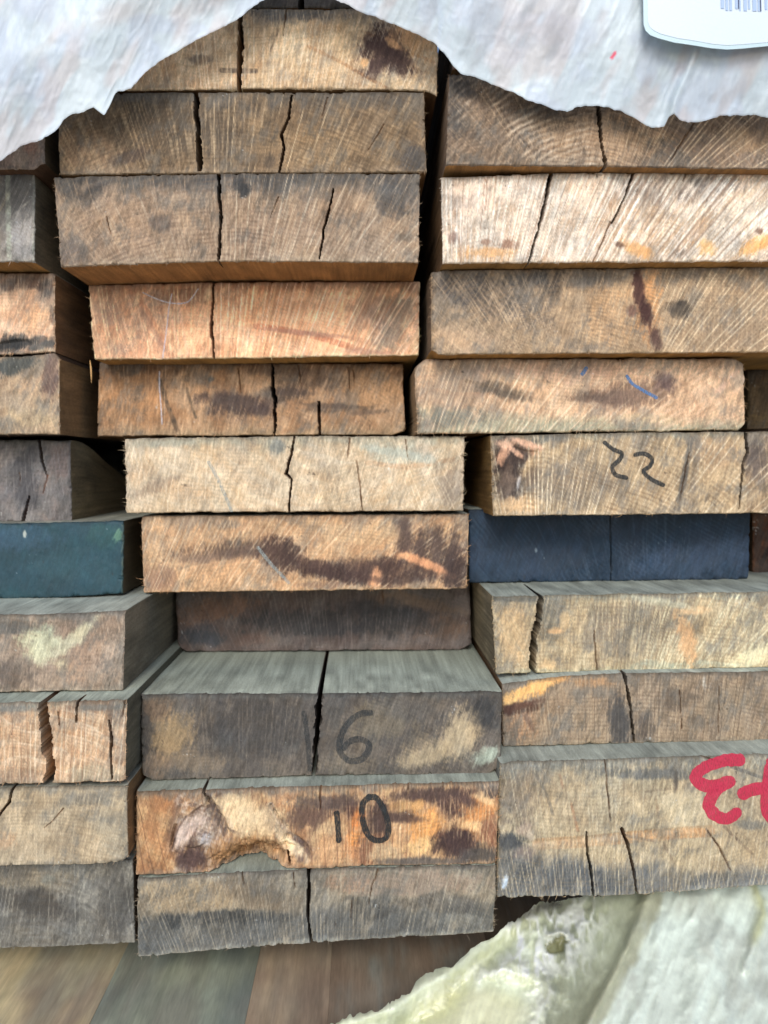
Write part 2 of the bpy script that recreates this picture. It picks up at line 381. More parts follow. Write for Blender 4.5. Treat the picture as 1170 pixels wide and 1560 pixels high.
def mark(key, name, strokes, width, mat, label=None, lift=.55):
    """ink strokes laid on the face of a timber, following its relief; one mesh, a part of the timber"""
    B = boards[key]; V = []; Q = []; n0 = 0; rng = np.random.default_rng(len(strokes) * 7 + int(width * 10))
    NC = 6
    for si, st in enumerate(strokes):
        p = spline(st); tn = np.gradient(p, axis=0); ln = np.hypot(tn[:, 0], tn[:, 1])[:, None] + 1e-6; tn = tn / ln
        # rounded ends
        p = np.concatenate([[p[0] - tn[0] * width * .42], [p[0] - tn[0] * width * .25], p, [p[-1] + tn[-1] * width * .25], [p[-1] + tn[-1] * width * .42]])
        tn = np.concatenate([[tn[0]] * 2, tn, [tn[-1]] * 2]); nr = np.stack([-tn[:, 1], tn[:, 0]], -1)
        hw = width * .5 * (1 + .16 * (np.interp(np.arange(len(p)), np.arange(0, len(p) + 4, 4), rng.random(len(range(0, len(p) + 4, 4)))) - .5))
        hw = np.stack([hw * (1 + .2 * (vn(np.arange(len(p)) * .55, 0, 60 + si) - .5)), hw * (1 + .2 * (vn(np.arange(len(p)) * .55, 0, 70 + si) - .5))], -1)
        hw[0] *= .35; hw[1] *= .8; hw[-1] *= .35; hw[-2] *= .8
        ts = np.linspace(-1, 1, NC)
        pts = p[:, None, :] + nr[:, None, :] * (ts[None, :, None] * np.where(ts[None, :] < 0, hw[:, :1], hw[:, 1:])[..., None])
        x, y = pts[..., 0], pts[..., 1]
        dep = B['relief'](x, y) - lift - .06 * si
        W = np.stack([(x - VX) * B['pit'], B['kd'] + dep * PX, (VY - y) * B['pit']], -1).reshape(-1, 3) - np.array(B['o'].location)
        V.append(W); a = np.arange(len(p) * NC).reshape(len(p), NC) + n0; n0 += len(p) * NC
        Q.append(np.stack([a[:-1, :-1], a[:-1, 1:], a[1:, 1:], a[1:, :-1]], -1).reshape(-1, 4))
    o = make_mesh(name, np.concatenate(V), np.concatenate(Q), None, mat, B['o'])
    if label: o['label'] = label
    return o



def fringe(key, n, sides='lrb'):
    """torn fibres standing off the arrises: one joined part"""
    B = boards[key]; rng = np.random.default_rng(sum(map(ord, key)) * 13 + n); Xw, Yw = B['xy']; V = []; Q = []; C = []; n0 = 0
    for k in range(int(n * .7)):
        sd = sides[int(rng.integers(len(sides)))]; j = rng.random()
        if sd == 'l': i = int(j * (Xw.shape[0] - 1)); x, y = Xw[i, 0], Yw[i, 0]; a = math.radians(rng.normal(205, 40))
        elif sd == 'r': i = int(j * (Xw.shape[0] - 1)); x, y = Xw[i, -1], Yw[i, -1]; a = math.radians(rng.normal(-20, 40))
        elif sd == 't': i = int(j * (Xw.shape[1] - 1)); x, y = Xw[0, i], Yw[0, i]; a = math.radians(rng.normal(-75, 30))
        else: i = int(j * (Xw.shape[1] - 1)); x, y = Xw[-1, i], Yw[-1, i]; a = math.radians(rng.normal(100, 34))
        if not (-20 < x < 1190): continue
        L = rng.gamma(2.0, 1.3) + 1.2; w = rng.uniform(.28, .6); bend = rng.normal(0, .8); px, py, pd = x - math.cos(a) * 2.0, y - math.sin(a) * 2.0, 1.5
        for q in range(4):
            ww = w * (1 - .28 * q)
            for t in range(3):
                ph = t * 2.094; V.append([(px + ww * math.cos(ph) * abs(math.sin(a)) - VX) * B['pit'], B['kd'] + (pd + ww * math.sin(ph)) * PX, (VY - py - ww * math.cos(ph) * abs(math.cos(a))) * B['pit']])
                C.append(lin(np.minimum(np.array(B['base']) * rng.uniform(.95, 1.3), 250)))
            if q: Q += [[n0 + 3 * q - 3 + t, n0 + 3 * q - 3 + (t + 1) % 3, n0 + 3 * q + (t + 1) % 3, n0 + 3 * q + t] for t in range(3)]
            px += math.cos(a) * (L + 2) / 3; py += math.sin(a) * (L + 2) / 3; pd -= rng.uniform(.2, 1.4); a += bend / 3
        n0 += 12
    o = make_mesh('fibre_fringe', np.array(V) - np.array(B['o'].location), np.array(Q), np.array(C), M_WOOD, B['o'], sharp=0)
    o['kind'] = 'stuff'
LATE = {    # x, y, rx, ry, tilt, colour, strength
 'C1': [(592, 78, 36, 22, 35, (84, 52, 44), .95), (572, 98, 12, 22, 20, (92, 58, 48), .9), (612, 94, 22, 8, 10, (104, 66, 52), .85), (600, 66, 12, 6, 40, (214, 158, 108), .95), (554, 96, 6, 7, 0, (222, 168, 116), .9), (628, 60, 34, 14, 22, (196, 144, 98), .6)],
 'C2': [(410, 245, 12, 12, 0, (84, 66, 50), .7), (640, 240, 14, 18, 0, (82, 74, 66), .7)],
 'C3': [(372, 290, 11, 10, 0, (66, 64, 62), .9), (362, 280, 8, 14, 20, (74, 70, 66), .8), (405, 285, 5, 16, 0, (84, 78, 72), .6)],
 'C5': [(366, 610, 60, 9, 4, (98, 68, 54), .75), (392, 625, 24, 10, 0, (92, 62, 52), .8), (450, 598, 30, 6, 0, (104, 72, 54), .7), (500, 618, 44, 4, 3, (110, 78, 56), .7), (560, 628, 30, 4, -4, (112, 80, 58), .6), (440, 566, 60, 8, 0, (110, 76, 54), .6)],
 'C6': [(423, 678, 12, 12, 10, (146, 146, 130), .9), (606, 690, 52, 7, 10, (176, 176, 158), .8), (640, 700, 30, 5, 10, (186, 180, 158), .6), (268, 674, 60, 6, -4, (158, 152, 132), .7)],
 'C7': [(616, 826, 9, 44, 4, (112, 74, 56), .85), (640, 845, 10, 30, 4, (104, 68, 52), .85), (664, 838, 9, 44, 6, (112, 76, 58), .85), (690, 845, 12, 46, 4, (100, 68, 54), .85), (560, 862, 50, 14, 0, (94, 58, 44), .85), (480, 862, 40, 12, 14, (98, 60, 46), .85), (370, 842, 60, 9, -4, (122, 82, 60), .7), (300, 852, 26, 8, 0, (150, 104, 74), .6), (600, 868, 90, 12, 0, (90, 56, 44), .7), (424, 842, 34, 20, 28, (92, 56, 42), .85), (520, 876, 60, 10, 8, (84, 50, 40), .8), (648, 858, 44, 7, 24, (228, 154, 106), .9), (572, 880, 8, 16, 12, (222, 152, 104), .9), (616, 846, 10, 5, 0, (232, 166, 116), .9), (600, 884, 46, 7, 0, (92, 56, 44), .7), (692, 870, 16, 24, 0, (82, 54, 44), .8)],
 'C10': [(690, 1288, 36, 20, 10, (78, 48, 42), .95), (656, 1210, 66, 9, -4, (92, 60, 50), .9), (505, 1222, 44, 10, 0, (104, 74, 60), .8), (578, 1246, 12, 30, 5, (84, 54, 44), .85), (612, 1246, 34, 7, 4, (100, 64, 50), .85), (728, 1302, 34, 10, 0, (92, 78, 66), .85), (640, 1312, 64, 5, 0, (110, 90, 74), .8), (474, 1244, 26, 18, 0, (116, 74, 54), .8), (382, 1248, 50, 26, 16, (228, 192, 146), .85), (348, 1222, 30, 12, 0, (212, 180, 138), .8), (446, 1292, 26, 8, 40, (240, 206, 160), .9), (279, 1270, 10, 24, 18, (222, 190, 168), .9), (300, 1252, 12, 16, 20, (196, 166, 146), .7), (714, 1220, 20, 7, 20, (104, 66, 54), .8), (292, 1310, 20, 16, 0, (98, 62, 52), .85), (636, 1226, 10, 8, 0, (206, 150, 92), .7), (232, 1250, 10, 40, 6, (156, 106, 70), .6)],
 'C9': [(260, 1122, 22, 34, 30, (166, 136, 98), .6), (704, 1120, 22, 40, 28, (182, 158, 124), .8), (652, 1152, 44, 12, -14, (172, 150, 118), .7), (742, 1152, 22, 9, -25, (164, 168, 148), .9), (742, 1084, 18, 24, 0, (66, 64, 64), .7)],
 'L6': [(62, 980, 30, 20, 10, (200, 190, 154), .85), (60, 1000, 14, 14, 0, (206, 194, 158), .8), (112, 974, 42, 8, -42, (198, 182, 148), .85), (90, 1010, 12, 6, 0, (196, 176, 142), .7)],
 'L2': [(8, 526, 50, 8, -8, (60, 54, 48), .9), (66, 527, 24, 6, -14, (96, 84, 70), .85)], 'L3': [(18, 556, 34, 12, -14, (92, 88, 76), .9), (76, 572, 12, 34, 10, (124, 84, 68), .7)],
 'R1': [(705, 134, 26, 10, 24, (70, 62, 58), .7)],
 'R2': [(744, 384, 36, 8, 0, (226, 170, 114), .8), (774, 372, 12, 7, 0, (190, 124, 84), .85), (740, 368, 8, 5, 0, (186, 126, 88), .8), (690, 360, 8, 7, 0, (170, 122, 98), .8), (970, 380, 26, 9, 20, (222, 162, 102), .85), (944, 373, 8, 4, 20, (126, 86, 62), .8), (1078, 376, 12, 13, 30, (226, 172, 108), .85), (1150, 374, 26, 10, -30, (228, 166, 98), .85), (1158, 352, 6, 5, 0, (140, 88, 60), .8)],
 'R3': [(974, 438, 7, 38, -6, (92, 50, 38), .95), (986, 476, 8, 22, -12, (80, 42, 34), .95), (962, 474, 7, 8, 0, (140, 84, 58), .7), (998, 516, 7, 16, -12, (106, 64, 48), .85), (1033, 471, 15, 12, -8, (104, 84, 62), .85), (1040, 462, 10, 4, -8, (80, 66, 52), .8)],
 'R4': [(958, 602, 54, 12, -8, (140, 98, 72), .7), (1014, 582, 14, 12, 0, (112, 76, 66), .7), (900, 606, 34, 7, 0, (116, 82, 60), .6), (766, 598, 30, 6, 15, (104, 86, 66), .6), (1100, 590, 14, 4, -40, (222, 176, 150), .6), (1118, 570, 14, 4, -42, (230, 184, 150), .6), (1112, 612, 14, 4, -40, (232, 190, 146), .7), (1090, 630, 14, 4, -40, (234, 194, 148), .6)],
 'R5': [(776, 712, 20, 46, -8, (66, 46, 36), .95), (792, 690, 14, 18, 0, (84, 58, 44), .9), (772, 738, 12, 26, 12, (150, 110, 78), .7), (800, 675, 26, 6, 18, (228, 172, 134), .95), (772, 676, 14, 8, 0, (232, 180, 142), .95), (766, 694, 8, 16, 30, (222, 162, 122), .9), (788, 690, 14, 4, 40, (226, 170, 132), .9), (782, 768, 18, 10, 0, (214, 170, 122), .7), (790, 735, 3, 10, 10, (230, 222, 216), .6), (1150, 700, 12, 22, 0, (112, 86, 68), .7), (1042, 730, 5, 48, 10, (92, 84, 74), .6)],
 'R7': [(783, 965, 20, 44, 0, (210, 170, 124), .6), (1046, 978, 12, 40, -14, (216, 162, 112), .85), (1056, 930, 26, 6, -4, (214, 172, 126), .85), (846, 962, 12, 4, 0, (214, 166, 118), .9), (860, 945, 8, 14, 0, (210, 170, 122), .7), (1150, 1000, 34, 12, -24, (232, 212, 166), .7), (780, 912, 40, 5, 0, (96, 92, 84), .7), (1010, 918, 50, 6, 10, (196, 184, 152), .6), (836, 1012, 12, 8, 0, (226, 184, 134), .8)],
 'R8': [(806, 1050, 46, 9, -21, (246, 178, 104), .97), (846, 1034, 20, 6, -12, (234, 166, 98), .9), (776, 1066, 12, 8, -24, (248, 190, 118), .9), (796, 1074, 30, 6, -16, (110, 60, 38), .9), (774, 1082, 9, 8, 0, (96, 52, 36), .9), (944, 1100, 15, 40, 0, (84, 74, 66), .75), (805, 1098, 5, 18, -30, (132, 88, 62), .7)],
 'R9': [(1044, 1226, 60, 24, 0, (198, 174, 136), .5), (1000, 1178, 50, 8, -4, (110, 104, 94), .7), (1030, 1186, 3, 16, 0, (96, 80, 64), .8), (776, 1282, 22, 12, 0, (76, 74, 72), .8), (800, 1262, 14, 8, -30, (198, 166, 136), .7), (808, 1274, 5, 9, -20, (206, 180, 150), .8), (770, 1345, 3, 10, 20, (190, 198, 206), .85)],
 'L1': [], 'L7': [(150, 1078, 40, 5, 0, (126, 122, 106), .7), (20, 1080, 40, 5, 0, (132, 126, 108), .7)],
 'C8': [(316, 972, 26, 10, 0, (70, 70, 72), .7), (640, 918, 60, 8, 12, (122, 98, 78), .6), (560, 925, 60, 14, 0, (62, 58, 56), .6)],
 'C4': [(470, 508, 70, 4, 6, (186, 112, 84), .7), (560, 536, 40, 5, 4, (190, 122, 92), .6), (230, 498, 5, 44, -30, (170, 112, 82), .6)],
}
GRIME = {'C1': .35, 'C4': .25, 'C5': .45, 'C6': .22, 'C7': .4, 'C10': .12, 'R2': .3, 'R4': .45, 'L2': .35, 'L7': .4, 'R9': .5, 'C8': .3}
EXTRA = {   # growth rings and pith rays, one entry per timber
 'C1': [('hair', 380, 700, 85, 1.1, (236, 210, 176), .4), ('srings', 520, 620, 16, (178, 132, 90), .3)],
 'C2': [('srings', 330, 700, 7, (82, 64, 48), .5), ('in', 320, 700, 20, ('hair', 330, 640, 42, 1.2, (196, 166, 128), .6)), ('in', 60, 330, 20, ('hair', 20, 600, 44, 1.0, (170, 140, 106), .3))],
 'C3': [('in', 60, 420, 40, ('srings', 350, 830, 6.5, (118, 94, 78), .6)), ('in', 60, 420, 40, ('srings', 350, 830, 17, (196, 164, 134), .4)), ('in', 330, 700, 20, ('hair', 350, 650, 36, 1.3, (210, 186, 156), .75)), ('in', 430, 700, 30, ('srings', 350, 650, 6, (128, 106, 88), .35))],
 'C4': [('in', 330, 700, 12, ('hair', 330, 900, 48, 1.2, (250, 212, 178), .85)), ('in', 330, 700, 12, ('hair', 330, 900, 60, 1.1, (170, 112, 82), .4)), ('srings', 360, 1000, 24, (188, 126, 90), .3)],
 'C6': [('hair', 300, 1200, 75, 1.0, (236, 214, 180), .3), ('srings', 560, 420, 22, (190, 150, 108), .35)],
 'C7': [('hair', 60, 1300, 95, 1.1, (232, 196, 156), .5), ('hair', 60, 1300, 70, 1.1, (140, 98, 72), .3)],
 'C10': [('in', 480, 770, 10, ('hair', 600, 3000, 300, 1.1, (236, 196, 146), .35)), ('hair', 600, 3000, 260, 1.2, (96, 62, 46), .35)],
 'C11': [('hair', 480, 2200, 140, 1.0, (166, 150, 126), .3)],
 'L1': [], 'L2': [('srings', 140, 560, 13, (190, 130, 92), .45)], 'L3': [('hair', 20, 1200, 70, 1.0, (216, 184, 146), .3)],
 'L6': [('srings', -60, 1300, 12, (124, 98, 80), .3)],
 'L7': [('hair', 60, 2300, 150, 1.1, (238, 212, 176), .5), ('hair', 60, 2300, 120, 1.0, (140, 98, 72), .35)],
 'L8': [('srings', 60, 1560, 9, (146, 120, 94), .3)], 'L9': [('in', -200, 110, 30, ('srings', 60, 1560, 10, (90, 78, 66), .4)), ('in', 90, 220, 30, ('srings', 60, 1500, 9, (92, 84, 76), .5))],
 'R1': [('in', 660, 930, 30, ('srings', 906, 365, 9.6, (214, 184, 152), 1.0)), ('in', 660, 880, 30, ('srings', 906, 365, 9.6, (70, 56, 46), .0)), ('in', 880, 1180, 20, ('srings', 906, 365, 8, (140, 104, 76), .5)), ('in', 960, 1260, 30, ('hair', 906, 400, 34, 1.2, (206, 174, 138), .8))],
 'R2': [('srings', 690, 860, 34, (250, 226, 200), .65), ('hair', 690, 800, 62, 1.7, (242, 228, 208), 1.0), ('hair', 690, 800, 62, 1.3, (166, 126, 98), .45), ('in', 930, 1150, 40, ('hair', 690, 800, 60, 3.0, (142, 114, 92), .4))],
 'R3': [('srings', 900, 720, 6.5, (132, 104, 78), .5), ('in', 1010, 1230, 30, ('hair', 900, 720, 46, 1.3, (224, 196, 156), .8)), ('in', 640, 860, 30, ('srings', 1000, 200, 8, (196, 164, 130), .4))],
 'R4': [('in', 620, 1010, 30, ('hair', 560, 960, 52, 1.2, (238, 208, 170), .65)), ('in', 990, 1160, 40, ('srings', 800, 300, 10.5, (240, 200, 162), .8)), ('in', 1020, 1160, 40, ('srings', 800, 300, 10.5, (176, 122, 92), .0)), ('hair', 560, 960, 60, 1.1, (150, 112, 82), .3)],
 'R5': [('hair', 820, 1060, 50, 1.1, (232, 204, 164), .75), ('srings', 800, 1150, 7, (126, 98, 72), .5)],
 'R7': [('in', 990, 1300, 40, ('hair', 930, 1190, 40, 2.0, (230, 212, 170), .6)), ('hair', 860, 2000, 170, 1.1, (120, 98, 76), .35), ('srings', 900, 2400, 6, (140, 114, 88), .45)],
 'R8': [('hair', 960, 2200, 190, 1.1, (190, 162, 130), .4), ('srings', 960, 2300, 6, (112, 90, 70), .5), ('hair', 960, 2200, 170, 1.1, (92, 74, 60), .35)],
 'R9': [('hair', 980, 2300, 150, 1.2, (204, 182, 148), .4), ('hair', 980, 2300, 120, 1.1, (120, 100, 80), .3), ('in', 1090, 1260, 30, ('srings', 900, 1500, 9, (140, 118, 92), .4))],
 'R6': [('srings', 1300, 400, 6, (78, 88, 106), .4)],
}
# ------------------------------------------------------------------ the stack: middle column, top to bottom
DK = (58, 52, 47); GR = (84, 80, 75); GG = (132, 133, 118)
timber('C0', 'dark grey timber end peeping out at the very top of the torn opening', 1.0,
       [(150, -112), (668, -116)], [(150, 10), (460, 11), (668, 12)], (98, 88, 78),
       [('mot', (70, 62, 56), 30, .5, .6)], [([(461, -110), (459, 14)], [8, 8], 160)])
timber('C1', 'pale tan timber with a dark brown stain and wide split, topmost under the torn plastic', 1.0,
       [(104, 16), (360, 14), (372, 13), (668, 13)], [(106, 138), (365, 136), (370, 134), (648, 137), (666, 145)], (206, 170, 128),
       [('half', [(100, 300), (366, 300), (368, 90)], 2, (0, 0, 0), 0),
        ('b', 270, 90, 110, 80, 0, (186, 146, 110), .85), ('mot', (176, 134, 98), 34, .55, .55), ('mot', (222, 190, 152), 22, .55, .6),
        ('rings', 520, 620, 13, (164, 120, 80), .45), ('rays', 380, 700, 300, (232, 206, 170), .5, .55),
        ('ln', [(470, 70), (520, 95), (590, 135)], 5, (168, 112, 70), .6), ('ln', [(560, 50), (600, 70), (660, 95)], 5, (170, 112, 70), .55),
        ('b', 620, 62, 45, 22, 25, (196, 142, 92), .7),
        ('b', 578, 76, 30, 40, 40, (98, 62, 52), .95), ('b', 596, 96, 40, 14, 25, (110, 72, 58), .85), ('b', 596, 62, 10, 7, 40, (206, 150, 102), .9),
        ('b', 555, 96, 7, 6, 0, (214, 160, 110), .8), ('ln', [(337, 107), (390, 108)], 7, (86, 72, 62), .8), ('b', 305, 92, 20, 8, 0, (120, 92, 74), .6),
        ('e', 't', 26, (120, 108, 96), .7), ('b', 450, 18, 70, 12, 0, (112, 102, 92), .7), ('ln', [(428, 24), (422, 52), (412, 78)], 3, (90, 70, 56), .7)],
       [([(367, 10), (366, 70), (363, 142)], [9, 9, 7], 260, (150, 100, 58)), ([(436, 16), (431, 55)], [2.2, .4], 12)], sides={'b': (120, 86, 54), 'r': (60, 46, 36)})
timber('C2', 'dark olive brown timber with a clean through split left of its middle', 1.0,
       [(88, 141), (300, 140), (646, 140)], [(90, 266), (300, 264), (650, 262)], (126, 103, 78),
       [('mot', (108, 86, 64), 30, .48, .75), ('mot', (164, 132, 96), 20, .6, .6), ('b', 240, 190, 80, 50, 0, (104, 82, 58), .7),
        ('b', 140, 235, 60, 36, 20, (152, 118, 90), .6), ('b', 480, 225, 60, 36, 10, (160, 126, 88), .6), ('b', 330, 200, 30, 50, 0, (106, 86, 66), .7),
        ('rings', 330, 700, 8, (86, 66, 48), .5), ('rays', 330, 640, 190, (190, 160, 122), .55, .6), ('ln', [(160, 165), (185, 200), (190, 232), (175, 255)], 6, (96, 76, 58), .6),
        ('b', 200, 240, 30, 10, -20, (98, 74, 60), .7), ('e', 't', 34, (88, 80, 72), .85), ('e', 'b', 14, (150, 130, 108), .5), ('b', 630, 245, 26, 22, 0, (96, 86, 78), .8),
        ('ln', [(590, 180), (565, 215), (552, 245)], 3, (96, 74, 56), .6), ('ln', [(370, 150), (368, 250)], 3, (90, 74, 60), .6), ('e', 'r', 14, (118, 98, 80), .6)],
       [([(299, 138), (301, 200), (304, 258)], [8, 8.5, 7], 220, (64, 42, 24)), ([(444, 146), (440, 180), (428, 205), (433, 225), (425, 262)], [2.8, 3.2, 3, 3.8, 2], 34),
        ([(499, 148), (490, 178)], [1.8, .6], 14), ([(585, 190), (560, 230)], [1.4, .5], 10)])
timber('C3', 'grey brown weathered timber jutting out over the salmon timber below it', 1.0,
       [(82, 270), (330, 264), (640, 264)], [(92, 406), (330, 398), (638, 400)], (166, 138, 110),
       [('mot', (142, 116, 94), 34, .5, .7), ('mot', (186, 156, 126), 22, .58, .6), ('b', 200, 340, 70, 40, 0, (182, 146, 114), .6), ('b', 420, 350, 80, 40, 0, (172, 140, 112), .6),
        ('rings', 400, 800, 9, (120, 94, 76), .5), ('rays', 350, 650, 210, (204, 178, 148), .65, .6),
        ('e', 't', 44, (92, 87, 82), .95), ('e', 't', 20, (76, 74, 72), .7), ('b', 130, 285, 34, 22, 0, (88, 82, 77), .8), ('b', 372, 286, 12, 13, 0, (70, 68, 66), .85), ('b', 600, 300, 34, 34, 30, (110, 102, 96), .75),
        ('b', 560, 380, 60, 22, 0, (178, 152, 126), .6), ('b', 110, 385, 26, 22, 0, (136, 116, 102), .7), ('e', 'b', 12, (186, 164, 138), .6), ('e', 'l', 8, (120, 106, 94), .6), ('b', 245, 340, 20, 14, 0, (128, 104, 90), .6)],
       [([(333, 262), (334, 300), (337, 330), (332, 402)], [4.6, 5, 4.4, 2.6], 150, (52, 36, 26)), ([(508, 288), (502, 318), (494, 345), (490, 372), (486, 394)], [1.6, 2.6, 3, 2, 1.2], 30),
        ([(424, 300), (412, 332)], [1.2, .6], 8), ([(162, 330), (168, 356)], [1.6, .8], 10)],
       sides={'b': (160, 114, 68)}, wob=1.4)
timber('C4', 'salmon coloured timber with white glue threads under the overhanging grey one', 1.1,
       [(134, 434), (324, 430), (640, 428)], [(143, 547), (330, 546), (638, 541)], (244, 188, 146),
       [('b', 200, 490, 70, 60, 0, (190, 140, 108), .85), ('mot', (196, 136, 98), 34, .52, .6), ('mot', (228, 172, 130), 20, .6, .6), ('b', 470, 490, 110, 34, 5, (226, 164, 120), .7),
        ('rays', 330, 900, 330, (238, 196, 160), .55, .62), ('rings', 360, 1000, 11, (188, 126, 92), .35),
        ('ln', [(390, 497), (430, 502), (480, 512), (540, 530)], 9, (178, 104, 76), .6), ('ln', [(215, 460), (240, 505), (262, 545)], 9, (168, 112, 84), .55),
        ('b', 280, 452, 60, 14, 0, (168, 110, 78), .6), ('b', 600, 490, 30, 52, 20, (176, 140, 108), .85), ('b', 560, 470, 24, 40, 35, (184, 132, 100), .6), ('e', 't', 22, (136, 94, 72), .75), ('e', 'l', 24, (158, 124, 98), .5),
        ('ln', [(262, 488), (275, 540)], 4, (232, 180, 146), .8), ('ln', [(270, 452), (286, 540)], 4, (226, 174, 142), .7), ('e', 'r', 12, (134, 108, 88), .6)],
       [([(325, 428), (324, 470), (322, 500), (326, 545)], [3, 3.6, 4.2, 2.4], 60, (48, 28, 20))], sides={'b': (166, 122, 66), 'l': (70, 56, 44)})
timber('C5', 'orange brown timber with purple brown stains, recessed beneath the salmon one', 1.16,
       [(150, 552), (613, 554)], [(148, 664), (596, 662), (617, 656)], (190, 148, 110),
       [('mot', (146, 100, 66), 30, .5, .7), ('mot', (196, 142, 96), 22, .58, .6), ('b', 200, 610, 60, 44, 0, (190, 134, 88), .7), ('b', 560, 600, 50, 36, 0, (190, 138, 92), .6),
        ('b', 360, 618, 58, 22, 5, (108, 76, 60), .85), ('b', 430, 600, 40, 14, 0, (112, 80, 58), .75), ('b', 520, 622, 60, 6, 0, (116, 84, 60), .6), ('b', 470, 580, 50, 14, 0, (132, 92, 62), .7),
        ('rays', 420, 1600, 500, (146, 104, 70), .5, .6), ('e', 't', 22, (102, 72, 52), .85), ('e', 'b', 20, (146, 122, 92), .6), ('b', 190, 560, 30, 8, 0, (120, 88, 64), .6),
        ('ln', [(243, 580), (256, 620), (270, 655)], 7, (92, 74, 58), .85), ('ln', [(284, 592), (298, 636)], 4, (96, 78, 60), .7), ('b', 322, 578, 6, 5, 0, (116, 116, 104), .7)],
       [([(415, 556), (416, 590), (419, 610), (417, 664)], [1.6, 4.5, 7, 3.4], 80, (44, 32, 26)), ([(486, 612), (487, 664)], [2.4, 3.6], 40), ([(363, 562), (367, 598)], [2.6, 1], 20),
        ([(455, 556), (458, 588)], [1.8, .6], 14), ([(531, 560), (533, 596)], [2, .6], 14), ([(538, 564), (540, 590)], [1.6, .6], 14)], sides={'l': (70, 54, 42)})
timber('C6', 'cream coloured clean timber in the middle of the stack', 1.08,
       [(190, 668), (450, 665), (708, 664)], [(193, 781), (706, 778)], (208, 184, 152),
       [('mot', (200, 166, 124), 36, .52, .6), ('mot', (228, 202, 164), 24, .58, .6), ('rings', 560, 420, 15, (188, 146, 102), .4), ('rays', 300, 1200, 420, (232, 208, 172), .35, .6),
        ('b', 600, 692, 60, 14, 12, (176, 174, 154), .8), ('b', 423, 680, 14, 14, 0, (150, 148, 130), .75), ('e', 't', 20, (164, 156, 132), .85), ('b', 240, 740, 40, 10, -25, (196, 152, 110), .6),
        ('b', 690, 740, 18, 34, 0, (186, 150, 116), .6), ('b', 280, 750, 44, 16, 10, (204, 160, 116), .5), ('e', 'l', 12, (170, 148, 120), .7), ('b', 215, 720, 26, 14, 0, (200, 166, 130), .6), ('e', 'b', 9, (170, 144, 112), .6),
        ('ln', [(560, 705), (620, 712), (690, 700)], 7, (190, 146, 108), .5), ('ln', [(365, 705), (345, 735)], 2, (150, 120, 90), .6)],
       [([(449, 664), (444, 690), (436, 722), (444, 730), (440, 780)], [2.4, 2.8, 3, 1.8, 2.8], 40, (70, 44, 34)), ([(533, 668), (530, 690), (531, 698)], [1.6, 2.2, .6], 16),
        ([(543, 702), (549, 745), (552, 778)], [1.4, 1.8, 2], 18), ([(618, 670), (622, 700)], [1.4, .5], 10)], wob=1.3)
timber('C7', 'rust tan timber with a dark brown stained band, under the cream one', 1.09,
       [(215, 786), (714, 783)], [(218, 903), (712, 897)], (204, 156, 112),
       [('mot', (186, 134, 94), 34, .52, .6), ('mot', (222, 178, 134), 20, .6, .65), ('rays', 60, 1300, 460, (226, 188, 148), .5, .6), ('rings', 500, 300, 12, (176, 124, 84), .35),
        ('b', 330, 862, 60, 26, 0, (214, 158, 112), .7), ('b', 246, 880, 30, 20, 0, (196, 126, 84), .7),
        ('b', 360, 838, 90, 14, -3, (128, 86, 62), .8), ('b', 430, 845, 30, 30, 30, (106, 66, 48), .9), ('b', 510, 872, 70, 15, 10, (100, 62, 46), .9), ('b', 590, 862, 40, 18, -20, (118, 74, 54), .9),
        ('b', 615, 822, 16, 40, 0, (124, 84, 64), .8), ('b', 655, 842, 30, 40, 0, (124, 86, 66), .85), ('b', 695, 866, 22, 36, 0, (98, 66, 52), .9), ('b', 600, 882, 60, 12, 0, (112, 70, 52), .8), ('b', 560, 810, 60, 16, 0, (208, 166, 122), .6),
        ('b', 642, 862, 40, 8, 22, (222, 150, 104), .85), ('b', 572, 882, 10, 16, 15, (214, 146, 100), .8), ('b', 615, 848, 12, 6, 0, (226, 160, 112), .8), ('b', 490, 890, 40, 5, 0, (186, 126, 88), .6),
        ('e', 'l', 18, (150, 112, 84), .6), ('e', 't', 14, (150, 112, 84), .6), ('e', 'r', 14, (110, 84, 68), .6), ('b', 348, 800, 18, 8, 0, (150, 128, 106), .6)])
timber('C8', 'dark sooty brown timber set back deepest, above the one marked 16', 1.21,
       [(266, 886), (716, 882)], [(270, 984), (284, 993), (700, 990), (719, 982)], (108, 95, 86),
       [('mot', (82, 66, 58), 40, .5, .7), ('b', 330, 925, 70, 18, -10, (126, 90, 68), .8), ('b', 620, 920, 60, 14, 10, (116, 90, 70), .7), ('b', 480, 950, 110, 22, 0, (74, 68, 64), .75), ('b', 310, 970, 40, 16, 0, (76, 74, 74), .8),
        ('b', 660, 955, 50, 20, 0, (110, 84, 66), .7), ('b', 610, 945, 60, 22, 5, (72, 66, 62), .7), ('e', 'b', 10, (96, 78, 68), .6), ('b', 380, 975, 26, 10, 0, (104, 80, 68), .6)],
       [([(582, 892), (584, 920)], [1.6, .6], 10)], streak=.7, rl=5, rr=4)
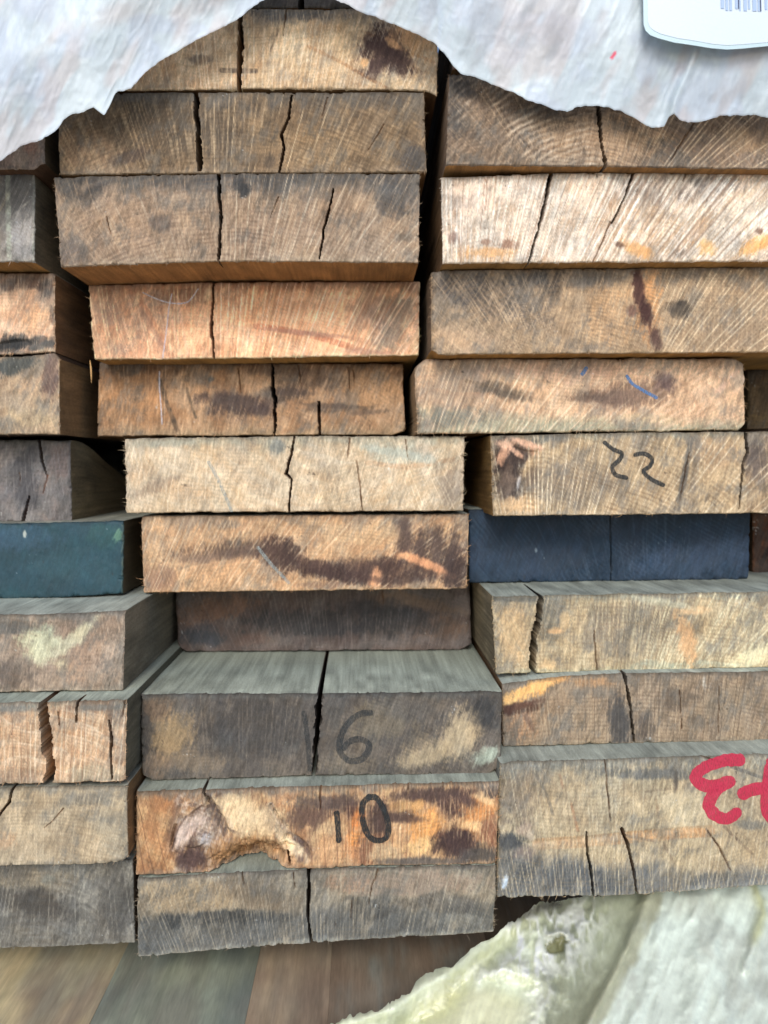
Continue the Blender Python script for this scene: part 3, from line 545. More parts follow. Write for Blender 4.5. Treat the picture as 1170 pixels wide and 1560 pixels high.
timber('C9', 'dusty grey topped dark timber split through and marked 16', .99,
       [(214, 1058), (487, 1057), (745, 1054), (766, 1056)], [(216, 1180), (232, 1190), (480, 1182), (745, 1180), (764, 1166)], (108, 96, 84),
       [('mot', (88, 80, 74), 44, .48, .75), ('b', 262, 1120, 34, 38, 30, (162, 132, 96), .85), ('b', 236, 1076, 22, 20, 0, (136, 110, 88), .7), ('b', 280, 1160, 60, 20, 0, (136, 114, 90), .65), ('b', 240, 1165, 24, 20, 0, (132, 108, 88), .6),
        ('b', 390, 1110, 80, 50, 0, (88, 80, 74), .7), ('b', 580, 1100, 50, 34, 0, (124, 110, 90), .7), ('b', 530, 1165, 44, 20, 0, (128, 112, 92), .65),
        ('b', 700, 1120, 30, 44, 25, (174, 150, 118), .9), ('b', 650, 1150, 50, 18, -12, (166, 144, 114), .85), ('b', 640, 1130, 20, 16, 0, (150, 130, 104), .6), ('b', 738, 1085, 22, 30, 0, (74, 70, 70), .75), ('b', 620, 1080, 40, 16, 0, (92, 86, 80), .6),
        ('b', 738, 1152, 24, 13, -25, (158, 158, 138), .9), ('e', 't', 10, (92, 92, 88), .7), ('e', 'b', 8, (120, 108, 94), .6), ('e', 'l', 6, (120, 112, 100), .6)],
       [([(487, 1050), (485, 1100), (478, 1184)], [10, 10, 7], 300, (54, 36, 24))],
       sides={'t': (158, 164, 148), 'l': (90, 82, 72), 'r': (100, 96, 88)}, right=[(0, 0), (.5, -1), (1, 0)], rnd=3.2)
timber('C10', 'orange brown timber with torn bark pocket and marked 10', .96,
       [(207, 1206), (310, 1204), (490, 1198), (762, 1192)], [(206, 1334), (300, 1332), (372, 1326), (480, 1324), (560, 1320), (756, 1318)], (178, 136, 98),
       [('b', 250, 1270, 44, 70, 0, (196, 140, 90), .8), ('mot', (162, 108, 70), 26, .52, .7), ('mot', (218, 172, 120), 20, .58, .7), ('b', 268, 1260, 14, 40, 5, (134, 84, 56), .6),
        ('b', 380, 1250, 56, 40, 20, (222, 184, 134), .9), ('b', 350, 1224, 40, 16, 0, (206, 174, 130), .7), ('b', 445, 1290, 30, 14, 40, (232, 196, 150), .9),
        ('b', 312, 1265, 30, 38, 10, (176, 150, 130), .9), ('in', 268, 350, 8, ('mot', (104, 84, 74), 9, .5, .8)), ('in', 268, 350, 8, ('mot', (214, 190, 166), 7, .56, .7)), ('b', 279, 1272, 11, 26, 18, (216, 184, 160), .95), ('ln', [(306, 1228), (284, 1244), (272, 1262), (262, 1292)], 3, (70, 50, 42), .9), ('ln', [(318, 1225), (332, 1244), (346, 1262), (362, 1270)], 5, (84, 64, 54), .9), ('ln', [(300, 1262), (290, 1280), (296, 1292), (312, 1286)], 2.4, (110, 86, 74), .8), ('b', 316, 1283, 14, 9, 0, (196, 186, 182), .7), ('b', 290, 1308, 22, 24, 0, (112, 72, 58), .9), ('b', 330, 1240, 12, 22, -25, (122, 100, 90), .7),
        ('b', 366, 1296, 52, 22, -14, (166, 118, 74), .95), ('ln', [(315, 1205), (326, 1240), (342, 1270)], 9, (82, 68, 62), .8), ('ln', [(268, 1262), (262, 1280), (258, 1296)], 3, (70, 48, 40), .8),
        ('b', 412, 1252, 12, 26, -20, (120, 74, 50), .85), ('b', 428, 1264, 12, 14, -30, (96, 84, 78), .7), ('ln', [(412, 1226), (424, 1250), (452, 1280), (470, 1300)], 7, (176, 152, 130), .8), ('b', 462, 1296, 14, 22, -50, (106, 70, 64), .85),
        ('b', 470, 1240, 34, 22, 0, (132, 88, 62), .8), ('b', 480, 1220, 40, 12, 0, (126, 104, 84), .7), ('b', 500, 1300, 30, 20, 0, (212, 158, 110), .8), ('b', 520, 1225, 30, 16, 0, (112, 80, 66), .75), ('b', 496, 1262, 18, 12, 0, (206, 168, 124), .8),
        ('b', 545, 1290, 26, 26, 0, (208, 140, 90), .8), ('b', 548, 1245, 12, 22, 0, (216, 124, 62), .9), ('b', 544, 1276, 14, 12, 0, (224, 140, 72), .85), ('b', 535, 1232, 12, 14, 0, (100, 56, 48), .8), ('b', 556, 1300, 14, 24, 0, (156, 84, 48), .8),
        ('b', 572, 1250, 22, 36, 5, (96, 64, 52), .8), ('b', 578, 1276, 12, 8, 0, (160, 82, 48), .8), ('b', 585, 1300, 26, 16, 0, (178, 150, 116), .8),
        ('b', 620, 1230, 24, 14, 0, (186, 138, 86), .8), ('b', 615, 1246, 28, 10, 0, (110, 72, 56), .8), ('b', 648, 1262, 28, 30, 20, (222, 150, 84), .95), ('b', 650, 1290, 36, 14, 0, (228, 178, 116), .9), ('b', 690, 1270, 26, 5, -10, (206, 112, 60), .7),
        ('b', 660, 1212, 40, 14, 0, (112, 76, 62), .8), ('b', 700, 1225, 30, 22, 0, (102, 64, 54), .85), ('b', 700, 1285, 30, 26, 30, (88, 56, 50), .9), ('b', 728, 1240, 24, 26, 20, (216, 138, 76), .9), ('b', 722, 1258, 20, 7, 0, (236, 186, 128), .85), ('b', 735, 1216, 18, 9, 25, (232, 186, 132), .85),
        ('b', 744, 1270, 14, 28, 0, (174, 92, 52), .8), ('b', 730, 1300, 34, 16, 0, (116, 96, 78), .8), ('b', 640, 1314, 60, 8, 0, (128, 104, 84), .75), ('b', 750, 1205, 14, 12, 0, (92, 74, 66), .8),
        ('e', 't', 16, (116, 106, 94), .75), ('e', 'b', 9, (146, 122, 102), .6), ('e', 'l', 6, (176, 146, 112), .5), ('ln', [(640, 1190), (760, 1186)], 14, (96, 84, 76), .5)],
       [([(310, 1186), (310, 1206), (316, 1222)], [4, 4, 6], 60, (46, 38, 34)), ([(490, 1188), (487, 1216), (488, 1236)], [2.6, 2.4, .8], 30), ([(621, 1186), (622, 1204)], [1.8, 1], 20), ([(674, 1184), (675, 1200)], [1.8, 1], 20), ([(438, 1300), (441, 1318)], [3, 4], 20)],
       sides={'t': (156, 160, 144), 'r': (150, 132, 108)}, lumps=[(384, 1316, 66, 34, -10, 52, .05), (310, 1262, 30, 40, 10, 5), (330, 1244, 9, 40, -30, 6), (296, 1282, 16, 12, 0, -5), (276, 1272, 8, 26, 18, -3), (452, 1290, 14, 26, -48, 6), (300, 1310, 26, 22, 0, 3)],
       groove=[([(268, 1258), (260, 1290)], 4, 7), ([(412, 1228), (430, 1256)], 4, 6)], rough=1.4, rnd=4)
timber('C11', 'grey weathered lowest timber of the middle column with a central crack', .96,
       [(208, 1338), (372, 1330), (480, 1326), (560, 1322), (757, 1319)], [(210, 1459), (480, 1437), (752, 1421)], (152, 136, 114),
       [('b', 300, 1366, 90, 26, 0, (166, 138, 104), .8), ('b', 390, 1360, 40, 20, 30, (120, 98, 74), .7), ('mot', (122, 104, 84), 30, .5, .7), ('b', 620, 1345, 120, 20, 0, (150, 124, 104), .7), ('b', 530, 1345, 30, 14, 0, (160, 122, 94), .6),
        ('b', 640, 1372, 40, 10, -10, (108, 92, 76), .7), ('half', [(205, 1400), (300, 1396), (400, 1392), (500, 1385), (600, 1386), (757, 1376)], 12, (92, 89, 84), .95), ('b', 330, 1400, 110, 12, 0, (80, 78, 74), .8), ('b', 560, 1382, 40, 20, 0, (92, 86, 78), .7), ('b', 690, 1380, 40, 14, 0, (104, 92, 80), .6),
        ('b', 700, 1402, 50, 10, 0, (148, 140, 126), .5), ('e', 'b', 11, (158, 152, 138), .75), ('e', 't', 6, (122, 106, 92), .6), ('b', 250, 1440, 40, 12, 0, (116, 112, 104), .6)],
       [([(470, 1322), (471, 1370), (469, 1400), (475, 1442)], [4.4, 4.4, 3, 3.6], 90, (40, 28, 20)), ([(576, 1324), (566, 1350), (562, 1378)], [1.6, 1, .5], 12), ([(536, 1372), (534, 1398)], [1.2, .5], 8), ([(447, 1330), (449, 1352)], [1.6, .6], 12), ([(371, 1306), (369, 1334), (372, 1350)], [2.4, 1.6, .5], 14)],
       sides={'t': (156, 162, 146), 'b': (70, 60, 52)}, wob=1.6, rnd=3)

# ------------------------------------------------------------------ left column
timber('L0', 'small corner of pinkish timber under the torn plastic edge on the left', 1.0,
       [(-250, 120), (66, 122)], [(-250, 260), (52, 257), (66, 246)], (164, 134, 114),
       [('mot', (130, 106, 90), 22, .5, .7), ('b', 34, 240, 14, 20, 0, (186, 160, 136), .7), ('b', 48, 222, 10, 14, 0, (184, 128, 104), .6), ('e', 'b', 12, (110, 94, 82), .7)], sides={'r': (100, 84, 62), 'b': (96, 70, 50)}, rr=3)
timber('L1', 'pale grey timber with whitish vertical streaks on the left', 1.02,
       [(-250, 262), (52, 264)], [(-250, 396), (52, 399)], (156, 142, 128),
       [('mot', (120, 108, 96), 34, .5, .6), ('b', 38, 360, 30, 40, 0, (172, 160, 150), .8), ('b', 24, 300, 30, 30, 0, (124, 112, 100), .7), ('e', 't', 24, (98, 90, 84), .8), ('ln', [(12, 268), (13, 330), (14, 396)], 7, (182, 178, 154), .9),
        ('ln', [(51, 268), (51, 398)], 3, (176, 172, 152), .8), ('ln', [(-4, 352), (50, 300)], 2, (184, 170, 150), .6), ('ln', [(-4, 382), (30, 366)], 2, (184, 170, 150), .5), ('ln', [(0, 320), (12, 296)], 3, (196, 170, 138), .6), ('e', 'b', 10, (190, 176, 158), .6)], sides={'r': (122, 110, 90), 'b': (150, 112, 64)}, streak=.8)
timber('L2', 'peach coloured timber with a blackened bark edge along its bottom', 1.07,
       [(-240, 416), (82, 416)], [(-240, 545), (30, 540), (84, 536)], (220, 168, 128),
       [('mot', (196, 142, 104), 24, .5, .7), ('mot', (234, 190, 150), 18, .58, .6), ('rays', -60, 640, 120, (238, 200, 160), .5, .58), ('b', 70, 440, 12, 18, 0, (88, 70, 58), .8), ('b', 30, 432, 50, 12, 0, (132, 92, 68), .8), ('e', 't', 24, (104, 76, 60), .85),
        ('b', 55, 490, 20, 26, 30, (226, 164, 116), .7), ('b', 10, 524, 40, 12, -8, (70, 62, 54), .9), ('b', 64, 524, 26, 10, -14, (108, 92, 76), .85), ('e', 'b', 12, (94, 80, 68), .85), ('b', 70, 533, 16, 6, 0, (190, 162, 128), .7), ('b', 80, 480, 5, 14, 0, (110, 80, 62), .7)],
       sides={'r': (126, 94, 66), 'b': (70, 50, 36)}, lumps=[(10, 528, 44, 9, -8, 5)])
timber('L3', 'tan timber with grey bark corner sitting directly under the peach one', 1.07,
       [(-240, 548), (30, 543), (84, 538), (90, 546)], [(-240, 664), (90, 661)], (190, 154, 118),
       [('mot', (164, 128, 98), 28, .5, .7), ('mot', (206, 172, 134), 20, .58, .6), ('b', 20, 556, 36, 16, -14, (98, 92, 80), .9), ('b', 78, 575, 16, 34, 10, (134, 92, 74), .85), ('b', 45, 580, 26, 18, -30, (204, 160, 122), .6), ('b', 40, 635, 40, 16, 0, (196, 164, 122), .6), ('b', 10, 650, 30, 12, 0, (156, 128, 98), .6), ('b', 20, 612, 30, 14, 0, (176, 150, 124), .6), ('e', 'b', 8, (150, 124, 96), .6), ('ln', [(22, 560), (38, 540)], 3, (76, 66, 56), .7)],
       sides={'r': (124, 98, 68), 'b': (70, 52, 38), 't': (60, 44, 32)})
timber('L4', 'purplish dark grey cracked timber above the green painted one', 1.13,
       [(-220, 668), (107, 671)], [(-220, 790), (60, 796), (108, 795)], (120, 112, 106),
       [('mot', (96, 86, 82), 30, .5, .7), ('mot', (142, 122, 110), 22, .6, .6), ('b', 10, 692, 40, 12, 0, (148, 132, 120), .7), ('b', 40, 730, 20, 50, 0, (92, 84, 82), .7), ('b', 90, 700, 16, 30, 0, (126, 104, 94), .7), ('e', 't', 10, (112, 104, 96), .6)],
       [([(60, 672), (64, 702), (70, 722)], [3, 2.6, .8], 24), ([(72, 724), (66, 752)], [2.4, 1], 16, (92, 52, 34)), ([(45, 756), (38, 782), (33, 800)], [1.6, 4, 4.4], 26, (92, 48, 30)), ([(30, 720), (30, 740)], [1.2, .4], 8)], sides={'r': (126, 112, 86), 't': (110, 100, 80), 'b': (70, 60, 48)}, streak=.9, wane=60)
timber('L5', 'timber with its end painted dark teal green', 1.09,
       [(-160, 798), (60, 797), (188, 793)], [(-160, 914), (80, 911), (186, 905)], (47, 74, 78),
       [('mot', (42, 76, 80), 40, .5, .7), ('b', 30, 820, 60, 20, 0, (66, 92, 106), .6), ('b', 160, 818, 30, 20, 0, (54, 90, 84), .6), ('b', 100, 860, 60, 24, 0, (60, 92, 94), .5), ('b', 180, 816, 5, 10, 20, (120, 158, 120), .7), ('ln', [(172, 822), (181, 806)], 2, (124, 160, 124), .6), ('b', 38, 814, 3, 6, 0, (206, 204, 180), .9), ('e', 'b', 6, (40, 62, 64), .7), ('ln', [(187, 800), (186, 904)], 2.5, (116, 120, 96), .7)],
       sides={'r': (86, 74, 54), 't': (150, 150, 134)}, streak=.55, mat=M_PAINT, grime=0, rough=.9)
timber('L6', 'brown timber with a cream lichen-like patch and dusty grey top', .97,
       [(-190, 938), (60, 936), (190, 931)], [(-190, 1058), (187, 1052)], (156, 132, 112),
       [('mot', (130, 106, 88), 34, .5, .7), ('mot', (174, 146, 122), 24, .6, .6), ('b', 120, 1000, 40, 40, 30, (170, 132, 106), .6), ('b', 20, 1025, 40, 26, 0, (128, 104, 88), .7), ('b', 60, 975, 32, 22, 10, (192, 180, 144), .9), ('b', 60, 990, 18, 20, 0, (206, 192, 156), .8), ('b', 62, 962, 20, 10, 0, (158, 162, 138), .6),
        ('b', 110, 975, 40, 11, -42, (194, 178, 146), .85), ('b', 96, 1012, 10, 12, 0, (196, 168, 134), .7), ('b', 20, 952, 40, 12, 0, (108, 100, 92), .8), ('b', 165, 1010, 26, 40, 30, (182, 154, 132), .6), ('e', 't', 12, (118, 112, 102), .7), ('e', 'b', 8, (186, 162, 138), .55), ('e', 'r', 8, (180, 160, 140), .5)],
       sides={'r': (112, 104, 88), 't': (160, 164, 150), 'b': (80, 66, 50)})
timber('L7', 'banded pink tan timber broken by a wide ragged split', .93,
       [(-170, 1074), (52, 1070), (192, 1067)], [(-170, 1200), (60, 1194), (190, 1190)], (206, 164, 124),
       [('mot', (186, 142, 104), 26, .52, .6), ('rings', -60, 1560, 30, (232, 200, 164), 1.0), ('rings', -60, 1560, 15, (184, 124, 84), .55), ('rays', 60, 2300, 700, (230, 200, 162), .5, .6), ('e', 't', 18, (136, 132, 114), .9), ('b', 150, 1178, 50, 14, 0, (166, 150, 122), .75), ('b', 20, 1178, 40, 16, 0, (176, 136, 100), .6),
        ('b', 175, 1090, 14, 18, 0, (150, 130, 108), .6), ('b', 140, 1076, 40, 10, 0, (178, 110, 72), .5), ('ln', [(168, 1090), (172, 1140)], 6, (104, 78, 62), .6), ('e', 'b', 7, (130, 118, 98), .6)],
       [([(66, 1055), (66, 1072), (70, 1110), (72, 1150), (78, 1170), (74, 1198)], [14, 15, 16, 17, 12, 14], 170, (176, 120, 62)), ([(118, 1068), (116, 1100)], [4, 1.4], 40), ([(88, 1085), (91, 1105)], [2.6, 1], 20), ([(166, 1098), (170, 1120), (168, 1150), (171, 1186)], [2, 3, 3.4, 1.6], 26), ([(190, 1066), (186, 1092)], [2.4, .8], 16)],
       sides={'r': (92, 88, 74), 't': (156, 162, 146)}, wob=1.5)
timber('L8', 'plain beige timber with a slanting crack at the left edge', .935,
       [(-170, 1203), (193, 1197)], [(-170, 1323), (140, 1317), (185, 1314), (194, 1306)], (180, 156, 126),
       [('mot', (160, 136, 108), 34, .5, .6), ('mot', (194, 170, 140), 24, .6, .6), ('b', 170, 1270, 26, 40, 0, (150, 136, 116), .6), ('rings', 100, 1560, 12, (156, 130, 102), .3), ('b', 10, 1280, 14, 16, 0, (196, 150, 112), .6), ('e', 't', 14, (146, 132, 112), .7), ('b', 140, 1215, 40, 12, 0, (144, 130, 112), .6), ('e', 'b', 8, (120, 108, 92), .7), ('e', 'r', 8, (150, 134, 112), .6)],
       [([(21, 1194), (14, 1222), (-2, 1244)], [3.6, 3, 2], 30), ([(96, 1232), (80, 1252), (66, 1262)], [1.4, 1, .4], 8)], sides={'r': (116, 88, 58), 't': (152, 152, 136)}, streak=.85)
timber('L9', 'dark stained grey timber at the bottom of the left column', .96,
       [(-160, 1312), (202, 1309)], [(-160, 1449), (60, 1444), (205, 1437)], (140, 131, 116),
       [('b', 40, 1338, 90, 14, 0, (158, 138, 110), .7), ('mot', (100, 92, 82), 34, .5, .8), ('b', 60, 1376, 60, 22, 10, (88, 78, 68), .75), ('b', 30, 1400, 40, 14, 0, (120, 112, 100), .6), ('b', 180, 1380, 30, 50, 0, (98, 90, 80), .7), ('b', 20, 1424, 40, 16, 0, (138, 128, 112), .6), ('b', 70, 1420, 40, 14, 0, (126, 122, 114), .6), ('rings', -50, 1600, 11, (88, 80, 70), .35), ('e', 'b', 7, (140, 132, 118), .6), ('b', 75, 1340, 10, 8, 0, (118, 116, 106), .7)],
       sides={'b': (60, 52, 46)})

# ------------------------------------------------------------------ right column
timber('R1', 'dark timber with pale curved growth rings, top of the right column below the plastic', .98,
       [(684, 112), (1240, 118)], [(680, 251), (930, 253), (1240, 259)], (112, 92, 75),
       [('mot', (112, 90, 72), 34, .5, .7), ('b', 760, 215, 90, 40, -30, (128, 104, 82), .6), ('rings', 906, 365, 11.5, (196, 164, 130), .95), ('rings', 906, 365, 11.5, (74, 60, 50), .5), ('b', 925, 215, 100, 40, 0, (186, 148, 112), .75), ('b', 870, 245, 60, 12, 0, (178, 152, 124), .7),
        ('b', 700, 135, 30, 16, 20, (82, 72, 66), .9), ('b', 770, 160, 80, 14, 12, (100, 82, 68), .8), ('b', 690, 175, 14, 40, 0, (92, 80, 70), .7), ('b', 1060, 225, 60, 34, -20, (106, 88, 74), .8), ('b', 1150, 215, 50, 26, 0, (166, 132, 98), .75), ('b', 1150, 245, 44, 12, 0, (152, 128, 108), .6),
        ('rays', 906, 400, 240, (196, 162, 126), .6, .62), ('b', 1155, 200, 20, 16, 30, (100, 80, 66), .6), ('ln', [(760, 160), (780, 195), (808, 226)], 3, (72, 58, 48), .7), ('e', 'b', 10, (176, 148, 120), .5), ('b', 970, 180, 26, 14, 0, (184, 142, 104), .7), ('rings', 906, 420, 9, (150, 112, 80), .4)],
       [([(911, 150), (912, 180), (916, 215), (922, 258)], [5.5, 6, 4.4, 4.6], 110, (40, 26, 20)), ([(1062, 180), (1046, 205), (1032, 226), (1022, 244)], [2.6, 2.2, 1.6, .6], 24)], sides={'l': (124, 100, 78), 'b': (150, 110, 66)}, wob=1.2)
timber('R2', 'very pale timber lined with white rays fanning to the right', 1.0,
       [(672, 270), (840, 263), (1235, 262)], [(675, 401), (1235, 397)], (208, 188, 166),
       [('mot', (208, 172, 136), 30, .52, .6), ('rings', 690, 860, 26, (242, 220, 194), .8), ('rings', 690, 860, 26, (204, 158, 118), .35), ('b', 990, 340, 110, 50, 0, (196, 158, 120), .7), ('b', 1010, 290, 90, 24, 0, (160, 130, 106), .75), ('b', 1090, 280, 50, 16, 0, (140, 120, 104), .7), ('b', 1130, 320, 50, 30, -30, (206, 172, 132), .6),
        ('b', 740, 385, 44, 14, 0, (226, 172, 118), .8), ('b', 775, 372, 14, 8, 0, (196, 132, 90), .8), ('b', 690, 362, 10, 10, 0, (176, 126, 100), .7), ('b', 740, 370, 10, 6, 0, (190, 130, 90), .7), ('b', 970, 380, 26, 12, 20, (216, 160, 104), .85), ('b', 945, 374, 10, 6, 20, (140, 100, 74), .7), ('b', 1075, 376, 18, 14, 30, (224, 172, 112), .85), ('b', 1150, 372, 26, 14, -30, (226, 166, 100), .9), ('b', 1155, 352, 8, 6, 0, (150, 96, 66), .7), ('b', 1050, 385, 26, 6, 0, (130, 96, 70), .6),
        ('rays', 690, 800, 300, (250, 236, 214), .95, .48), ('rays', 690, 800, 120, (168, 124, 92), .5, .66), ('e', 't', 10, (150, 128, 110), .6), ('e', 'b', 8, (206, 170, 130), .5), ('b', 730, 300, 60, 26, 0, (230, 198, 172), .6), ('ln', [(742, 268), (740, 320)], 2, (150, 112, 90), .6)],
       [([(840, 260), (832, 300), (820, 350), (810, 385), (805, 402)], [5, 4.6, 3.6, 2.2, 1.4], 70, (46, 30, 24)), ([(966, 260), (950, 305), (932, 340)], [2.8, 2.6, 1.6], 36), ([(930, 338), (918, 368), (903, 400)], [2.2, 1.8, 1.2], 24), ([(1046, 264), (1040, 276)], [2, .6], 14)], sides={'l': (126, 96, 66), 'b': (166, 124, 72)})
timber('R3', 'tan timber with a vertical dark resin stain and small square dark patch', 1.03,
       [(657, 414), (680, 411), (1218, 405), (1345, 403)], [(658, 532), (668, 540), (1218, 536), (1345, 536)], (168, 140, 108),
       [('mot', (150, 124, 96), 34, .5, .7), ('mot', (198, 164, 124), 22, .6, .6), ('b', 750, 450, 90, 34, 20, (116, 102, 88), .8), ('b', 800, 425, 60, 16, 0, (92, 82, 74), .85), ('b', 690, 436, 34, 26, 20, (92, 82, 74), .85), ('b', 840, 428, 20, 20, 40, (88, 76, 66), .8), ('b', 730, 432, 20, 22, 0, (84, 76, 70), .8), ('b', 900, 425, 50, 14, 0, (120, 100, 82), .65), ('b', 700, 520, 50, 18, 0, (190, 154, 120), .7), ('b', 930, 480, 40, 44, 0, (208, 160, 112), .75),
        ('rings', 880, 760, 9, (140, 110, 82), .45), ('rays', 900, 720, 200, (212, 180, 140), .6, .6), ('b', 990, 460, 20, 60, 0, (204, 142, 88), .8), ('b', 972, 440, 9, 36, -8, (110, 62, 46), .9), ('b', 984, 474, 10, 22, -12, (96, 52, 42), .9), ('b', 964, 474, 8, 10, 0, (150, 92, 62), .7), ('b', 1000, 518, 9, 16, -15, (120, 76, 56), .85), ('b', 1034, 471, 18, 13, -8, (116, 94, 70), .9), ('ln', [(1016, 462), (1048, 460)], 4, (104, 84, 64), .6),
        ('b', 1120, 500, 50, 34, -30, (150, 124, 96), .6), ('b', 1150, 440, 40, 26, 0, (172, 140, 106), .6), ('e', 't', 12, (118, 98, 80), .7), ('e', 'b', 9, (190, 158, 120), .5), ('ln', [(1065, 410), (1060, 430)], 3, (96, 76, 60), .7), ('ln', [(732, 460), (770, 520)], 3, (140, 116, 92), .5)],
       sides={'l': (112, 94, 76), 'b': (160, 116, 60)}, rl=7)
timber('R4', 'pinkish tan timber with faint blue crayon ticks above the one marked 22', 1.07,
       [(632, 560), (648, 547), (1120, 545), (1133, 554)], [(636, 661), (1126, 655), (1136, 646)], (212, 170, 130),
       [('mot', (194, 150, 112), 30, .52, .6), ('mot', (226, 188, 150), 20, .6, .6), ('rays', 560, 960, 330, (232, 200, 162), .6, .58), ('b', 700, 590, 60, 40, -20, (178, 142, 108), .7), ('b', 770, 600, 50, 10, 15, (112, 92, 70), .7), ('ln', [(710, 580), (750, 590), (790, 604)], 5, (108, 88, 68), .7), ('b', 960, 600, 70, 20, -6, (160, 114, 82), .85), ('b', 1010, 580, 18, 14, 0, (122, 84, 72), .8), ('b', 920, 605, 50, 10, 0, (126, 90, 66), .7),
        ('b', 1080, 600, 44, 44, 0, (228, 184, 142), .7), ('rings', 760, 960, 17, (184, 132, 98), .5), ('b', 850, 565, 120, 16, 0, (206, 162, 134), .6), ('e', 't', 12, (150, 124, 104), .7),
        ('half', [(632, 618), (700, 628), (800, 636), (900, 638), (1000, 642), (1080, 644), (1140, 640)], 11, (150, 148, 122), .85), ('b', 690, 640, 60, 16, 0, (126, 124, 106), .7), ('b', 980, 636, 60, 8, 0, (196, 172, 130), .5), ('e', 'b', 5, (130, 130, 112), .6), ('e', 'l', 10, (130, 112, 92), .6)],
       sides={'l': (140, 114, 84)}, rl=8, wob=1.4)
timber('R4b', 'dark brown timber set back at the right edge beside the pinkish one', 1.22,
       [(1140, 562), (1400, 562)], [(1140, 653), (1400, 653)], (112, 88, 62), [('mot', (84, 66, 48), 26, .5, .7), ('b', 1150, 640, 30, 12, 0, (128, 100, 62), .6), ('e', 't', 30, (66, 50, 38), .7), ('e', 'l', 14, (70, 56, 42), .6)])
timber('R5', 'timber with splintered corner and marked 22', 1.06,
       [(748, 664), (930, 660), (1300, 656)], [(752, 786), (960, 784), (1300, 780)], (184, 152, 112),
       [('mot', (156, 128, 96), 30, .5, .7), ('mot', (204, 172, 130), 22, .6, .6), ('rays', 820, 1060, 330, (220, 190, 148), .7, .56), ('rings', 800, 1100, 8, (140, 110, 80), .35), ('b', 860, 740, 80, 34, 0, (150, 124, 96), .6), ('b', 1000, 770, 80, 12, 0, (200, 170, 130), .6), ('b', 1090, 690, 34, 26, 0, (176, 138, 100), .7),
        ('b', 772, 716, 20, 50, -8, (86, 60, 46), .95), ('b', 790, 690, 16, 18, 0, (98, 66, 50), .9), ('b', 800, 678, 26, 10, 20, (216, 160, 122), .95), ('b', 770, 678, 14, 12, 0, (222, 170, 132), .95), ('b', 775, 705, 10, 14, -25, (204, 142, 104), .9), ('b', 768, 730, 6, 10, 20, (200, 150, 110), .7), ('b', 790, 770, 30, 14, 0, (206, 164, 118), .8), ('b', 812, 725, 10, 20, 20, (140, 104, 78), .6), ('e', 't', 12, (140, 134, 112), .8), ('b', 830, 666, 40, 8, 0, (118, 118, 106), .6),
        ('ln', [(1053, 668), (1042, 730), (1030, 775)], 8, (96, 88, 78), .75), ('ln', [(1066, 668), (1050, 780)], 10, (130, 112, 92), .5), ('half', [(700, 1200), (1133, 1200), (1139, 600), (1300, 600)], 3, (142, 112, 84), .55), ('b', 1155, 700, 22, 34, 0, (126, 98, 78), .75), ('b', 1155, 760, 22, 14, 0, (186, 154, 116), .6), ('e', 'b', 8, (206, 180, 144), .6)],
       [([(1136, 660), (1139, 690), (1132, 705), (1130, 740), (1127, 775)], [3, 4, 3, 2.2, .8], 40, (42, 34, 28)), ([(1050, 690), (1042, 728), (1036, 764)], [1.4, 1.8, .6], 14), ([(1066, 778), (1063, 788)], [1.4, 2], 12)],
       sides={'l': (138, 104, 58), 'b': (120, 92, 58)}, rl=5, lumps=[(775, 700, 20, 34, -10, 5), (800, 678, 22, 8, 20, -4)], rough=1.2)
timber('R6', 'timber end painted blue black, shaded beneath the one marked 22', 1.15,
       [(714, 776), (1143, 776)], [(715, 888), (1141, 883)], (29, 47, 64),
       [('mot', (48, 55, 70), 30, .5, .6), ('b', 1060, 850, 100, 26, -10, (74, 84, 104), .6), ('b', 800, 850, 80, 24, 0, (68, 76, 92), .5), ('rays', 1000, 1200, 240, (84, 92, 108), .4, .6), ('rays', 640, 1300, 300, (42, 48, 60), .4, .6), ('b', 816, 838, 2, 4, 0, (170, 170, 170), .8), ('e', 'b', 5, (44, 48, 56), .6), ('e', 't', 16, (46, 50, 60), .6)],
       [([(930, 776), (931, 890)], [1.8, 1.8], 30, (24, 24, 26))], mat=M_PAINT, grime=0, streak=.8, rough=.7)
timber('R6b', 'dark reddish timber set back at the right edge beside the blue black one', 1.22,
       [(1147, 780), (1400, 780)], [(1147, 883), (1400, 880)], (104, 62, 40), [('mot', (70, 44, 32), 24, .5, .8), ('e', 'b', 12, (150, 100, 66), .6), ('b', 1166, 860, 12, 26, 0, (60, 38, 30), .8)])
